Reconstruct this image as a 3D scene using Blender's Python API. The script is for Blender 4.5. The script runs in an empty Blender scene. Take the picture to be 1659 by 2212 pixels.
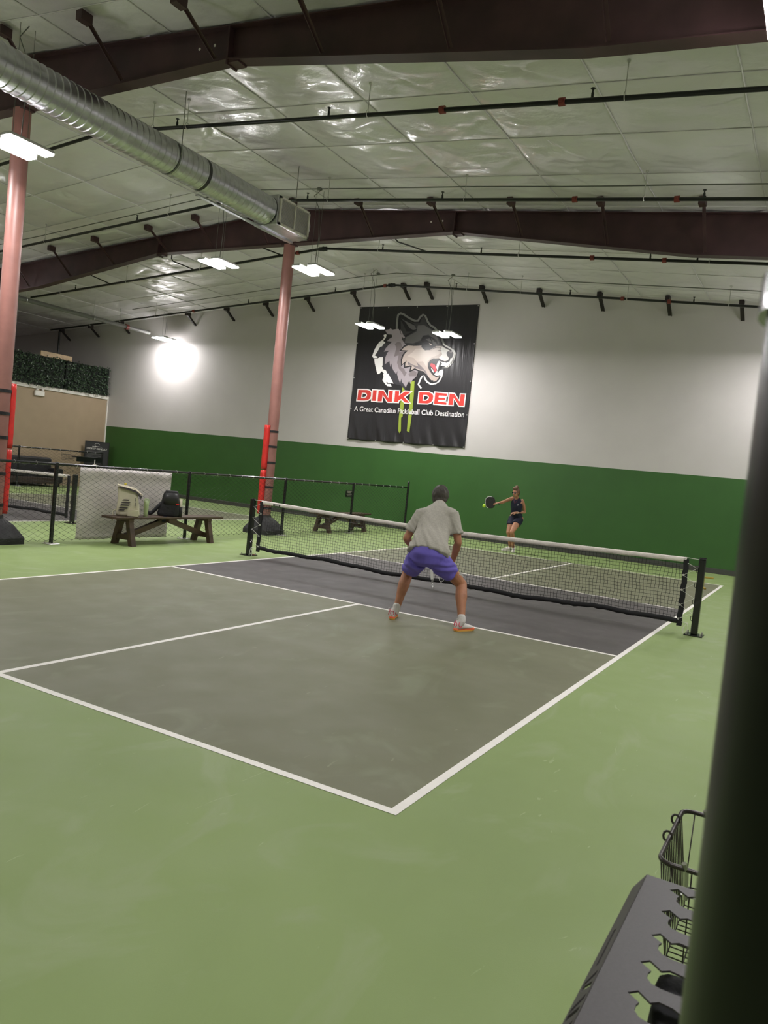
import bpy, bmesh, math, random
from mathutils import Vector, Matrix, noise
random.seed(7)
scene = bpy.context.scene
COL = scene.collection
PI = math.pi

# ------------------------------------------------------------------ camera
cam_data = bpy.data.cameras.new('camera')
cam = bpy.data.objects.new('camera', cam_data)
COL.objects.link(cam)
rot = Matrix(((0.863177, -0.112361, 0.49224), (0.495022, -0.003587, -0.868873), (0.099393, 0.993661, 0.052525)))
cam.matrix_world = Matrix.Translation((4.6059, -9.85127, 1.58044)) @ rot.to_4x4()
cam_data.sensor_fit = 'VERTICAL'
cam_data.sensor_height = 36.0
cam_data.sensor_width = 27.0
cam_data.lens = 36.0 * 1670.4 / 2212.0
cam_data.clip_start = 0.02
cam_data.clip_end = 200
cam_data.dof.use_dof = True
cam_data.dof.focus_distance = 10.0
cam_data.dof.aperture_fstop = 12.0
scene.camera = cam

# ------------------------------------------------------------------ world, exposure
world = bpy.data.worlds.new('world')
scene.world = world
world.use_nodes = True
world.node_tree.nodes['Background'].inputs[0].default_value = (0.55, 0.6, 0.5, 1)
world.node_tree.nodes['Background'].inputs[1].default_value = 0.0
scene.view_settings.view_transform = 'Standard'
scene.view_settings.look = 'None'
scene.view_settings.gamma = 1.0
scene.view_settings.exposure = 0.0
scene.view_settings.use_curve_mapping = False
LAMP_POWER = 172.0

# ------------------------------------------------------------------ helpers
def nmat(name, color, rough=0.6, metal=0.0, spec=0.5, noise_scale=None, noise_amt=0.0, bump=0.0, bump_scale=40.0,
         emit=None, emit_strength=0.0, coat=0.0, detail=4.0, stretch=None, color2=None, trans=0.0, alpha=None):
    m = bpy.data.materials.new(name)
    m.use_nodes = True
    nt = m.node_tree
    b = nt.nodes['Principled BSDF']
    b.inputs['Base Color'].default_value = (*color, 1)
    b.inputs['Roughness'].default_value = rough
    b.inputs['Metallic'].default_value = metal
    b.inputs['Specular IOR Level'].default_value = spec
    b.inputs['Coat Weight'].default_value = coat
    if trans: b.inputs['Transmission Weight'].default_value = trans
    if emit:
        b.inputs['Emission Color'].default_value = (*emit, 1)
        b.inputs['Emission Strength'].default_value = emit_strength
    if noise_scale or bump:
        tc = nt.nodes.new('ShaderNodeTexCoord')
        mp = nt.nodes.new('ShaderNodeMapping')
        if stretch: mp.inputs['Scale'].default_value = stretch
        nt.links.new(tc.outputs['Object'], mp.inputs['Vector'])
    if noise_scale:
        n = nt.nodes.new('ShaderNodeTexNoise')
        n.inputs['Scale'].default_value = noise_scale
        n.inputs['Detail'].default_value = detail
        nt.links.new(mp.outputs['Vector'], n.inputs['Vector'])
        r = nt.nodes.new('ShaderNodeValToRGB')
        r.color_ramp.elements[0].position = 0.3
        r.color_ramp.elements[1].position = 0.7
        c2 = color2 if color2 else tuple(min(1, c * (1 + noise_amt)) for c in color)
        c1 = tuple(c * (1 - noise_amt) for c in color) if not color2 else color
        r.color_ramp.elements[0].color = (*c1, 1)
        r.color_ramp.elements[1].color = (*c2, 1)
        nt.links.new(n.outputs['Fac'], r.inputs['Fac'])
        nt.links.new(r.outputs['Color'], b.inputs['Base Color'])
    if bump:
        n2 = nt.nodes.new('ShaderNodeTexNoise')
        n2.inputs['Scale'].default_value = bump_scale
        n2.inputs['Detail'].default_value = 5
        nt.links.new(mp.outputs['Vector'], n2.inputs['Vector'])
        bp = nt.nodes.new('ShaderNodeBump')
        bp.inputs['Strength'].default_value = bump
        bp.inputs['Distance'].default_value = 0.02
        nt.links.new(n2.outputs['Fac'], bp.inputs['Height'])
        nt.links.new(bp.outputs['Normal'], b.inputs['Normal'])
    return m

def V(*a): return Vector(a if len(a) > 1 else a[0])

class MB:
    def __init__(s): s.v = []; s.f = []
    def box(s, lo, hi, M=None):
        b = len(s.v)
        for z in (lo[2], hi[2]):
            for x, y in ((lo[0], lo[1]), (hi[0], lo[1]), (hi[0], hi[1]), (lo[0], hi[1])):
                p = Vector((x, y, z)); s.v.append(M @ p if M else p)
        for q in ((3, 2, 1, 0), (4, 5, 6, 7), (0, 1, 5, 4), (1, 2, 6, 5), (2, 3, 7, 6), (3, 0, 4, 7)):
            s.f.append(tuple(b + i for i in q))
        return s
    def bbox(s, lo, hi, bev=0.005, M=None):
        # box with chamfered vertical and horizontal edges
        x0, y0, z0 = lo; x1, y1, z1 = hi
        bev = min(bev, (x1-x0)/2.01, (y1-y0)/2.01, (z1-z0)/2.01)
        rings = []
        for z, i in ((z0, bev), (z0+bev, 0), (z1-bev, 0), (z1, bev)):
            a, b_, c, d = x0+i, y0+i, x1-i, y1-i; e = bev
            rings.append([(a+e, b_, z), (c-e, b_, z), (c, b_+e, z), (c, d-e, z), (c-e, d, z), (a+e, d, z), (a, d-e, z), (a, b_+e, z)])
        return s.rings([[V(*p) for p in r] for r in rings], M=M)
    def rings(s, rs, caps=True, M=None, closed=False):
        b = len(s.v); n = len(rs[0])
        for r in rs:
            for p in r: s.v.append(M @ Vector(p) if M else Vector(p))
        m = len(rs)
        for i in range(m if closed else m-1):
            j = (i+1) % m
            for k in range(n):
                l = (k+1) % n
                s.f.append((b+i*n+k, b+i*n+l, b+j*n+l, b+j*n+k))
        if caps and not closed:
            s.f.append(tuple(b+k for k in reversed(range(n))))
            s.f.append(tuple(b+(m-1)*n+k for k in range(n)))
        return s
    def tube(s, pts, r, n=8, caps=True, closed=False):
        pts = [Vector(p) for p in pts]
        m = len(pts); rs = []
        rr = r if isinstance(r, (list, tuple)) else [r]*m
        prev = None
        for i, p in enumerate(pts):
            if closed: t = pts[(i+1) % m] - pts[i-1]
            else: t = pts[min(i+1, m-1)] - pts[max(i-1, 0)]
            if t.length < 1e-9: t = Vector((0, 0, 1))
            t.normalize()
            if prev is None:
                a = Vector((0, 0, 1)) if abs(t.z) < 0.9 else Vector((1, 0, 0))
                u = t.cross(a).normalized()
            else:
                u = (prev - t*prev.dot(t))
                u = u.normalized() if u.length > 1e-6 else t.orthogonal().normalized()
            prev = u; w = t.cross(u)
            rs.append([p + (u*math.cos(2*PI*k/n) + w*math.sin(2*PI*k/n))*rr[i] for k in range(n)])
        return s.rings(rs, caps=caps, closed=closed)
    def cyl(s, a, b, r, n=16, r2=None): return s.tube([a, b], [r, r if r2 is None else r2], n)
    def bar(s, a, b, w, h, up=(0, 0, 1)):
        a = Vector(a); b = Vector(b); t = (b-a).normalized(); up = Vector(up)
        u = t.cross(up)
        if u.length < 1e-5: u = t.orthogonal()
        u.normalize(); k = u.cross(t).normalized()
        return s.rings([[p + u*x*w/2 + k*y*h/2 for x, y in ((-1, -1), (1, -1), (1, 1), (-1, 1))] for p in (a, b)])
    def sphere(s, c, r, n=12, m=8, sc=(1, 1, 1), M=None):
        rs = []
        for i in range(1, m):
            t = PI*i/m
            rs.append([Vector((c[0]+r*sc[0]*math.sin(t)*math.cos(2*PI*k/n), c[1]+r*sc[1]*math.sin(t)*math.sin(2*PI*k/n), c[2]-r*sc[2]*math.cos(t))) for k in range(n)])
        return s.rings(rs, M=M)
    def poly(s, pts, d):
        # extrude flat polygon pts by vector d
        d = Vector(d); a = [Vector(p) for p in pts]
        return s.rings([a, [p+d for p in a]])
    def build(s, name, mat, parent=None, smooth=False, loc=None):
        me = bpy.data.meshes.new(name)
        me.from_pydata([tuple(p) for p in s.v], [], s.f)
        bm = bmesh.new(); bm.from_mesh(me)
        bmesh.ops.recalc_face_normals(bm, faces=bm.faces)
        bm.to_mesh(me); bm.free()
        if smooth:
            for p in me.polygons: p.use_smooth = True
        if mat: me.materials.append(mat)
        o = bpy.data.objects.new(name, me)
        COL.objects.link(o)
        if parent: attach(o, parent)
        return o

def autosmooth(o, deg=40):
    me = o.data
    for p in me.polygons: p.use_smooth = True
    bm = bmesh.new(); bm.from_mesh(me)
    for e in bm.edges:
        if len(e.link_faces) == 2 and e.calc_face_angle(0) > math.radians(deg): e.smooth = False
    bm.to_mesh(me); bm.free()
    return o

def wmat(o):
    if o.parent is None: return o.matrix_basis.copy()
    return wmat(o.parent) @ o.matrix_parent_inverse @ o.matrix_basis

def attach(o, parent):
    # geometry is written in world space: keep it where it is
    o.parent = parent
    o.matrix_parent_inverse = wmat(parent).inverted()

def thing(name, label, cat, loc=(0, 0, 0), group=None):
    o = bpy.data.objects.new(name, None)
    COL.objects.link(o); o.location = loc; o.empty_display_size = 0.2
    o['label'] = label; o['category'] = cat
    if group: o['group'] = group
    return o

def tag(o, label, cat, group=None):
    o['label'] = label; o['category'] = cat
    if group: o['group'] = group
    return o

def struct(o): o['kind'] = 'structure'; return o
def partlabel(o, l): o['label'] = l; return o

def dup(root, delta, label=None, group=None, rotz=0.0):
    r = root.copy(); COL.objects.link(r)
    r.location = root.location + Vector(delta); r.rotation_euler = (0, 0, rotz)
    if label: r['label'] = label
    if group: r['group'] = group
    for ch in root.children:
        c = ch.copy(); COL.objects.link(c); c.parent = r; c.matrix_parent_inverse = ch.matrix_parent_inverse
        for g in ch.children:
            d = g.copy(); COL.objects.link(d); d.parent = c; d.matrix_parent_inverse = g.matrix_parent_inverse
    return r

# ------------------------------------------------------------------ materials
WHITE_WALL = nmat('wall_white', (0.565, 0.54, 0.525), 0.62, noise_scale=1.2, noise_amt=0.03, bump=0.05, bump_scale=60)
GREEN_WALL = nmat('wall_green', (0.035, 0.115, 0.022), 0.5, noise_scale=1.5, noise_amt=0.06, bump=0.04, bump_scale=70)
BASE_GREY = nmat('baseboard_grey', (0.06, 0.06, 0.055), 0.5)
BEIGE = nmat('wall_beige', (0.34, 0.26, 0.17), 0.7, noise_scale=3, noise_amt=0.04)
OFFWHITE = nmat('trim_white', (0.75, 0.72, 0.66), 0.5)
DARKSTEEL = nmat('steel_maroon', (0.058, 0.026, 0.028), 0.55, noise_scale=2.5, noise_amt=0.25)
COLSTEEL = nmat('steel_red_primer', (0.27, 0.125, 0.105), 0.42, noise_scale=4, noise_amt=0.12)
BLACK = nmat('black_coat', (0.008, 0.009, 0.009), 0.28, noise_scale=6, noise_amt=0.3)
BRACEDARK = nmat('brace_dark', (0.016, 0.010, 0.010), 0.5)
BLACKVINYL = nmat('black_vinyl', (0.010, 0.011, 0.012), 0.25, coat=0.3)
BLACKFABRIC = nmat('black_fabric', (0.010, 0.010, 0.012), 0.75, bump=0.3, bump_scale=30)
MATTEBLACK = nmat('matte_black_wire', (0.004, 0.005, 0.005), 0.5, spec=0.25)
RUBBER = nmat('black_rubber', (0.018, 0.018, 0.020), 0.6, noise_scale=8, noise_amt=0.4, bump=0.2, bump_scale=25)
GALV = nmat('galvanised', (0.56, 0.56, 0.60), 0.33, metal=0.95, noise_scale=9, noise_amt=0.12, bump=0.05, bump_scale=8)
GALVDARK = nmat('galvanised_band', (0.03, 0.03, 0.03), 0.5)
CHROME = nmat('zinc', (0.6, 0.6, 0.58), 0.3, metal=0.9)
PIPE = nmat('black_pipe', (0.010, 0.012, 0.011), 0.4)
PIPEGREY = nmat('grey_pipe', (0.16, 0.16, 0.15), 0.45)
CONDUIT = nmat('conduit_grey', (0.16, 0.17, 0.15), 0.4, metal=0.3)
COUPLING = nmat('coupling_red', (0.22, 0.04, 0.03), 0.5)
REDPAD = nmat('red_vinyl', (0.62, 0.03, 0.025), 0.35, noise_scale=10, noise_amt=0.15, bump=0.25, bump_scale=9)
WHITECORD = nmat('white_cord', (0.8, 0.8, 0.75), 0.6)
TAPE = nmat('net_tape_white', (0.86, 0.80, 0.76), 0.6, noise_scale=18, noise_amt=0.07, bump=0.5, bump_scale=25)
WOOD = nmat('bench_wood', (0.075, 0.045, 0.028), 0.5, noise_scale=6, noise_amt=0.45, stretch=(1, 0.1, 1), bump=0.2, bump_scale=30)
PINE = nmat('pale_board', (0.42, 0.30, 0.17), 0.6, noise_scale=6, noise_amt=0.2)
GREYSTEEL = nmat('rack_powder_grey', (0.043, 0.038, 0.040), 0.5, noise_scale=300, noise_amt=0.12)
WIRE = nmat('basket_wire', (0.035, 0.03, 0.026), 0.35, metal=0.3)
VINYLSHEET = nmat('sheet_grey', (0.80, 0.74, 0.72), 0.55, noise_scale=2, noise_amt=0.06, bump=0.3, bump_scale=4)
LAMPBODY = nmat('lamp_housing', (0.5, 0.5, 0.5), 0.5)
LED = nmat('led_panel', (1, 1, 1), 0.5, emit=(1.0, 0.965, 0.965), emit_strength=LAMP_POWER)

# floor paints with wear marks
def court_paint(name, c, c_scuff, amt=0.10, seed=0.0):
    m = bpy.data.materials.new(name); m.use_nodes = True; nt = m.node_tree; b = nt.nodes['Principled BSDF']
    L = nt.links.new
    g = nt.nodes.new('ShaderNodeNewGeometry')
    def nz(scale, detail, stretch=(1, 1, 1), dist=0.0):
        mp = nt.nodes.new('ShaderNodeMapping'); mp.inputs['Scale'].default_value = stretch
        mp.inputs['Location'].default_value = (seed, seed*1.7, 0)
        L(g.outputs['Position'], mp.inputs['Vector'])
        n = nt.nodes.new('ShaderNodeTexNoise'); n.inputs['Scale'].default_value = scale; n.inputs['Detail'].default_value = detail
        n.inputs['Distortion'].default_value = dist
        L(mp.outputs['Vector'], n.inputs['Vector']); return n
    def ramp(n, a, ca, b_, cb):
        r = nt.nodes.new('ShaderNodeValToRGB'); r.color_ramp.elements[0].position = a; r.color_ramp.elements[1].position = b_
        r.color_ramp.elements[0].color = (*ca, 1); r.color_ramp.elements[1].color = (*cb, 1)
        L(n.outputs['Fac'], r.inputs['Fac']); return r
    base = ramp(nz(0.55, 5, (1, 0.6, 1), 0.6), 0.3, tuple(x*(1-amt) for x in c), 0.7, tuple(x*(1+amt) for x in c))
    s1 = ramp(nz(1.6, 7, (0.9, 0.5, 1), 2.2), 0.575, (0, 0, 0), 0.70, (0.6, 0.6, 0.6))
    s2 = ramp(nz(5.0, 8, (1.4, 0.35, 1), 3.0), 0.70, (0, 0, 0), 0.735, (0.6, 0.6, 0.6))
    m1 = nt.nodes.new('ShaderNodeMix'); m1.data_type = 'RGBA'; m1.inputs[7].default_value = (*c_scuff, 1)
    L(s1.outputs['Color'], m1.inputs[0]); L(base.outputs['Color'], m1.inputs[6])
    m2 = nt.nodes.new('ShaderNodeMix'); m2.data_type = 'RGBA'; m2.inputs[7].default_value = (*tuple(min(1, x*1.25) for x in c_scuff), 1)
    L(s2.outputs['Color'], m2.inputs[0]); L(m1.outputs[2], m2.inputs[6])
    L(m2.outputs[2], b.inputs['Base Color'])
    rr = ramp(nz(3, 4), 0.3, (0.55,)*3, 0.7, (0.68,)*3); L(rr.outputs['Color'], b.inputs['Roughness'])
    bn = nz(220, 3); bp = nt.nodes.new('ShaderNodeBump'); bp.inputs['Strength'].default_value = 0.12; bp.inputs['Distance'].default_value = 0.004
    L(bn.outputs['Fac'], bp.inputs['Height']); L(bp.outputs['Normal'], b.inputs['Normal'])
    return m
FLOOR_GREEN = court_paint('floor_green_paint', (0.248, 0.338, 0.122), (0.31, 0.385, 0.195), 0.07)
COURT_OLIVE = court_paint('court_olive_paint', (0.176, 0.180, 0.110), (0.22, 0.24, 0.155), 0.06, 3.0)
KITCHEN = court_paint('kitchen_charcoal_paint', (0.080, 0.072, 0.070), (0.12, 0.11, 0.105), 0.06, 9.0)
LINE = nmat('line_white', (0.96, 0.93, 0.89), 0.5, noise_scale=9, noise_amt=0.03)

# ------------------------------------------------------------------ floor and court markings
X0, X1, Y0, Y1 = -24.0, 8.5, -14.5, 9.30
RIDGE = -5.75
def roofz(x): return 6.80 - 0.083*abs(x - RIDGE)
floor = struct(MB().box((X0, Y0, -0.2), (X1, Y1, 0)).build('floor', FLOOR_GREEN))
def slab(name, x0, x1, y0, y1, z, mat):
    return MB().box((x0, y0, -0.001), (x1, y1, z)).build(name, mat, floor)
def court(cx):
    slab('service_court', cx-3.048, cx+3.048, -6.706, -2.134, 0.0012, COURT_OLIVE)
    slab('service_court', cx-3.048, cx+3.048, 2.134, 6.706, 0.0012, COURT_OLIVE)
    slab('kitchen_zone', cx-3.048, cx+3.048, -2.134, 2.134, 0.0012, KITCHEN)
    h = 0.0022
    for s in (-1, 1):
        slab('sideline', cx+s*3.048-(0.0508 if s > 0 else 0), cx+s*3.048+(0.0508 if s < 0 else 0), -6.706, 6.706, h, LINE)
        slab('baseline', cx-2.9972, cx+2.9972, s*6.706-(0.0508 if s > 0 else 0), s*6.706+(0.0508 if s < 0 else 0), h, LINE)
        slab('kitchen_line', cx-2.9972, cx+2.9972, s*2.134-(0.0508 if s > 0 else 0), s*2.134+(0.0508 if s < 0 else 0), h, LINE)
        a, b = sorted((s*2.134, s*6.6552)); slab('centre_line', cx-0.0254, cx+0.0254, a, b, h, LINE)
court(0.0); court(-11.17)

# ------------------------------------------------------------------ walls
# back wall: white above, green below; gable shaped top
wb = MB()
wb.poly([(X0, Y1, 0), (X1, Y1, 0), (X1, Y1, roofz(X1)+0.3), (RIDGE, Y1, roofz(RIDGE)+0.3), (X0, Y1, roofz(X0)+0.3)], (0, 0.25, 0))
wall_back = struct(wb.build('wall_back', WHITE_WALL))
green = MB().box((-18.0, Y1-0.006, 0.0), (X1, Y1, 2.20)).build('green_band', GREEN_WALL, wall_back)
partlabel(green, 'dark green painted lower part of the wall')
struct(MB().bbox((-18.0, Y1-0.03, 0), (X1, Y1-0.006, 0.12), 0.006).build('baseboard_back', BASE_GREY))
struct(MB().box((X1, Y0, 0), (X1+0.2, Y1, 6.6)).build('wall_right', WHITE_WALL))
struct(MB().box((X0, Y0-0.2, 0), (X1, Y0, 7.4)).build('wall_front', WHITE_WALL))
struct(MB().box((X0-0.2, Y0, 0), (X0, Y1, 6.2)).build('wall_far_left', WHITE_WALL))
wl = struct(MB().box((-18.25, Y0, 0), (-18.0, Y1, 3.24)).build('wall_left', BEIGE))
trim = struct(MB().bbox((-18.0, Y0, 3.13), (-17.96, Y1, 3.25), 0.008).build('trim_1', OFFWHITE))
struct(MB().bbox((-18.02, Y1-0.05, 0), (-17.96, Y1-0.006, 3.13), 0.006).build('trim_2', OFFWHITE))
# mezzanine deck behind the hedge
struct(MB().box((X0, Y0, 3.0), (-18.26, Y1, 3.2)).build('mezzanine_floor', BEIGE))

# ------------------------------------------------------------------ ceiling
INSUL = nmat('insulation_vinyl', (0.77, 0.75, 0.77), 0.28, spec=0.75, coat=0.25, noise_scale=1.0, noise_amt=0.03, bump=0.9, bump_scale=6.0, stretch=(1, 1, 1))
cm = MB()
cm.poly([(X0-.2, Y0-.2, roofz(X0-.2)+.22), (RIDGE, Y0-.2, roofz(RIDGE)+.22), (X1+.2, Y0-.2, roofz(X1+.2)+.22),
         (X1+.2, Y0-.2, roofz(X1+.2)+.35), (RIDGE, Y0-.2, roofz(RIDGE)+.35), (X0-.2, Y0-.2, roofz(X0-.2)+.35)], (0, Y1-Y0+.45, 0))
ceiling = struct(cm.build('ceiling', OFFWHITE))
xs = [RIDGE] + [-4.46+1.56*i for i in range(9)]
xs = [x for x in xs if x < X1] + [X1]
xl = [RIDGE] + [-7.04-1.56*i for i in range(12)]
xl = [x for x in xl if x > X0] + [X0]
ys = [-9.1+1.35*i for i in range(14)]
ys = [y for y in ys if y < Y1-0.2] + [Y1]
NX, NY = 30, 26
def panel_mesh(seed, style):
    rnd = random.Random(seed); vs = []; fs = []
    creases = []
    for _ in range(12):
        creases.append((rnd.random(), rnd.choice((0.03, 0.97, rnd.random())), rnd.uniform(-0.9, 0.9)+(0 if style else 1.57), rnd.uniform(0.12, 0.40), rnd.uniform(-0.018, 0.034)))
    for j in range(NY+1):
        for i in range(NX+1):
            u, v = i/NX, j/NY
            e = min(1, 7*min(u, 1-u)) * min(1, 7*min(v, 1-v))
            sag = -0.048*(math.sin(PI*u)**0.6)*(math.sin(PI*v)**0.5)
            z = sag
            z += e*0.034*noise.noise(Vector((u*3+seed*7.1, v*3, 1.3)))
            z += e*0.020*abs(noise.noise(Vector((u*5+v*4+seed*3.3, v*9-u*3, 0.3))))
            for cx_, cy_, an, ln, am in creases:
                dx, dy = u-cx_, v-cy_
                a = dx*math.cos(an)+dy*math.sin(an); b = -dx*math.sin(an)+dy*math.cos(an)
                z += am*math.exp(-(b/0.019)**2)*math.exp(-(a/ln)**2)*min(1, e+0.15)
            vs.append((u, v, z))
    for j in range(NY):
        for i in range(NX):
            a = j*(NX+1)+i; fs.append((a, a+NX+1, a+NX+2, a+1))
    me = bpy.data.meshes.new('insulation_panel'); me.from_pydata(vs, [], fs)
    for p in me.polygons: p.use_smooth = True
    me.materials.append(INSUL); return me
PM = [panel_mesh(s, s % 2) for s in range(8)]
def lay_panels(xa, sign):
    for i in range(len(xa)-1):
        a, b = sorted((xa[i], xa[i+1]))
        for j in range(len(ys)-1):
            o = bpy.data.objects.new('insulation_panel', random.choice(PM)); COL.objects.link(o)
            za, zb = roofz(a), roofz(b)
            Lx = b-a; ang = math.atan2(zb-za, Lx)
            Ly = ys[j+1]-ys[j]
            o.parent = ceiling
            fx = random.random() < .5
            M = Matrix.Translation((a, ys[j], za+.058)) @ Matrix.Rotation(-ang, 4, 'Y') @ Matrix.Diagonal((Lx/math.cos(ang), Ly, 1, 1))
            if fx: M = M @ Matrix.Translation((0, 1, 0)) @ Matrix.Rotation(PI, 4, 'Z') @ Matrix.Translation((-1, 0, 0))
            o.matrix_basis = M
lay_panels(xs, 1); lay_panels(xl, -1)
# laps between rolls, as narrow folded strips
for x in xs[1:-1] + xl[1:-1]:
    m = MB(); pts = []
    k = 0; y = ys[0]
    while y < Y1:
        pts.append((x+0.004*math.sin(y*5), y, roofz(x)+0.052-0.006*abs(math.sin(PI*(y-ys[0])/1.35)))); y += 0.27
    pts.append((x, Y1, roofz(x)+.055))
    m.tube(pts, 0.011, 5); m.build('seam_tab', INSUL, ceiling, True)
for y in ys[1:-1]:
    m = MB(); pts = []
    n = 60
    for i in range(n+1):
        x = X0+(X1-X0)*i/n
        pts.append((x, y+0.006*math.sin(x*4), roofz(x)+0.050))
    m.tube(pts, 0.008, 5); m.build('seam_tab', INSUL, ceiling, True)

# ------------------------------------------------------------------ purlin braces on the back wall
for x in (-20.3, -18.75, -17.2, -14.1, -12.45, -10.9, -9.35, -7.75, -6.12, -5.4, -3.77, -2.2, -0.67, 0.92, 2.5, 4.05, 5.6):
    z = roofz(x)-0.02
    m = MB()
    m.box((x-0.05, 8.83, z-0.10), (x+0.05, 9.0, z+0.02))
    m.bar((x, 8.84, z-0.02), (x+0.02, Y1-0.02, z-0.34), 0.014, 0.085, up=(1, 0, 0.0))
    m.bar((x+.035, 8.84, z-0.02), (x+0.055, Y1-0.02, z-0.34), 0.06, 0.010, up=(1, 0, 0.0))
    m.build('purlin_brace', BRACEDARK, wall_back)

# ------------------------------------------------------------------ roof beams
def beam_bottom(x):
    d = abs(x-RIDGE-0.05)
    if d < 3.8: return 6.11
    if d < 8.0: return 6.11-(d-3.8)*0.15
    return 5.48-(d-8.0)*0.083
def beam(by, label):
    t = thing('roof_beam', label, 'beam', (RIDGE, by, roofz(RIDGE)))
    xk = [-23.6, -18, -13.75-0.0, -9.5, RIDGE, -1.9, 2.3, 5.0, 8.45]
    web = MB()
    for a, b in zip(xk[:-1], xk[1:]):
        web.poly([(a, by-0.006, beam_bottom(a)), (b, by-0.006, beam_bottom(b)), (b, by-0.006, roofz(b)+0.015), (a, by-0.006, roofz(a)+0.015)], (0, 0.012, 0))
    web.build('web', DARKSTEEL, t)
    for nm, fn in (('bottom_flange', lambda x: beam_bottom(x)), ('top_flange', lambda x: roofz(x)-0.0)):
        m = MB()
        for a, b in zip(xk[:-1], xk[1:]):
            za, zb = fn(a), fn(b)
            m.poly([(a, by-0.09, za-0.012), (b, by-0.09, zb-0.012), (b, by-0.09, zb), (a, by-0.09, za)], (0, 0.18, 0))
        m.build(nm, DARKSTEEL, t)
    for x in (-9.5, -1.9):
        m = MB(); m.box((x-0.012, by-0.09, beam_bottom(x)-0.07), (x+0.012, by+0.09, roofz(x)-0.01))
        m.box((x+0.014, by-0.08, beam_bottom(x)-0.055), (x+0.16, by+0.08, beam_bottom(x)-0.012)); m.build('stiffener_plate', DARKSTEEL, t)
    for x in (-2.42, -2.18):
        for dz in (0.13,):
            mm = MB(); mm.cyl((x, by-0.007, beam_bottom(x)+dz+0.1), (x, by-0.010, beam_bottom(x)+dz+0.1), 0.018, 12)
            partlabel(mm.build('bolt_hole', OFFWHITE, t), 'pale round hole in the web')
    for x in (-20.3, -18.7, -17.1, -15.6, -14.1, -12.5, -10.95, -9.2, -7.8, -6.25, -5.2, -3.65, -2.1, -0.57, 0.96, 2.5, 4.05, 5.6, 7.2):
        zt = roofz(x)-0.03; zb = beam_bottom(x)+0.03
        m = MB(); m.bar((x, by-0.68, zt), (x, by-0.08, zb), 0.05, 0.008, up=(1, 0, 0)); m.bar((x+.022, by-0.68, zt), (x+.022, by-0.08, zb), 0.006, 0.04, up=(1, 0, 0))
        m.box((x-0.05, by-0.76, zt-0.07), (x+0.05, by-0.60, zt+0.04)); m.build('flange_brace', DARKSTEEL, t)
    return t
beam(3.25, 'dark maroon roof beam above the far end of the silver duct')
beam(-2.97, 'dark maroon roof beam across the top of the picture, nearest the camera')

# ------------------------------------------------------------------ columns
def column(cx, cy, label, pad_dir, pad_z0, pad_z1):
    t = thing('steel_column', label, 'column', (cx, cy, 0), None)
    autosmooth(MB().cyl((cx, cy, 0.05), (cx, cy, 6.095), 0.118, 28).build('shaft', COLSTEEL, t))
    MB().bbox((cx-0.16, cy-0.09, 6.075), (cx+0.16, cy+0.09, 6.10), 0.004).build('cap_plate', DARKSTEEL, t)
    # black rubber skirt, square flared foot
    def sq(h, z, n=6):
        out = []
        c = [(-h, -h), (h, -h), (h, h), (-h, h)]
        for i in range(4):
            for k in range(n):
                a = k/n; out.append((cx+c[i][0]*(1-a)+c[(i+1) % 4][0]*a, cy+c[i][1]*(1-a)+c[(i+1) % 4][1]*a, z))
        return out
    def circ(r, z, n=6):
        return [(cx+r*math.cos(-3*PI/4+2*PI*k/(4*n)), cy+r*math.sin(-3*PI/4+2*PI*k/(4*n)), z) for k in range(4*n)]
    m = MB(); m.rings([[V(p) for p in r] for r in (sq(.31, 0), sq(.31, .09), sq(.295, .12), sq(.2, .27), circ(.14, .36), circ(.132, .40))])
    partlabel(m.build('base_skirt', RUBBER, t), 'flared square black foot cover')
    # red foam pad strapped to one side
    a = math.radians(pad_dir); ux, uy = math.cos(a), math.sin(a); tx, ty = -uy, ux
    for (z0, z1) in ((pad_z0, pad_z0+(pad_z1-pad_z0)*0.5-0.01), (pad_z0+(pad_z1-pad_z0)*0.5+0.01, pad_z1)):
        rs = []
        nn = 14
        for i in range(nn+1):
            z = z0+(z1-z0)*i/nn
            sh = 1-0.06*((i == 0)+(i == nn)); ring = []
            w = 0.060*sh+0.003*math.sin(i*2.3); d = 0.072*sh
            for q, r_ in ((-w, .108), (-w, .115+d*.85), (-w*.8, .115+d), (w*.8, .115+d), (w, .115+d*.85), (w, .108)):
                ring.append(V(cx+ux*r_+tx*q, cy+uy*r_+ty*q, z))
            rs.append(ring)
        m = MB(); m.rings(rs); partlabel(m.build('foam_pad', REDPAD, t, True), 'red vinyl foam pad')
    for z in (0.55, 1.0, 1.52, 1.86, 2.18) if pad_z1 > 2 else (0.55, 1.05, 1.5, 1.9, 2.3):
        m = MB(); ring0 = []
        n = 28; rs = []
        for (r_, zz) in ((.129, z-.022), (.136, z-.022), (.136, z+.022), (.129, z+.022)):
            pass
        for k in range(n):
            an = 2*PI*k/n
            # strap bulges over the pad
            dd = abs((an-a+PI) % (2*PI)-PI)
            r_ = .119
            rs.append([V(cx+math.cos(an)*q, cy+math.sin(an)*q, zz) for q, zz in ((r_, z-.022), (r_+.007, z-.022), (r_+.007, z+.022), (r_, z+.022))])
        m.rings(rs, closed=True); partlabel(m.build('strap', BLACKFABRIC, t), 'black hook-and-loop strap')
    return t
column(-5.72, 3.25, 'red-brown steel column behind the fence near the net post, red pad on its left', 255, 0.42, 2.30)
column(-5.72, -2.97, 'red-brown steel column at the left edge of the picture', 85, 0.42, 2.30)

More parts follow.
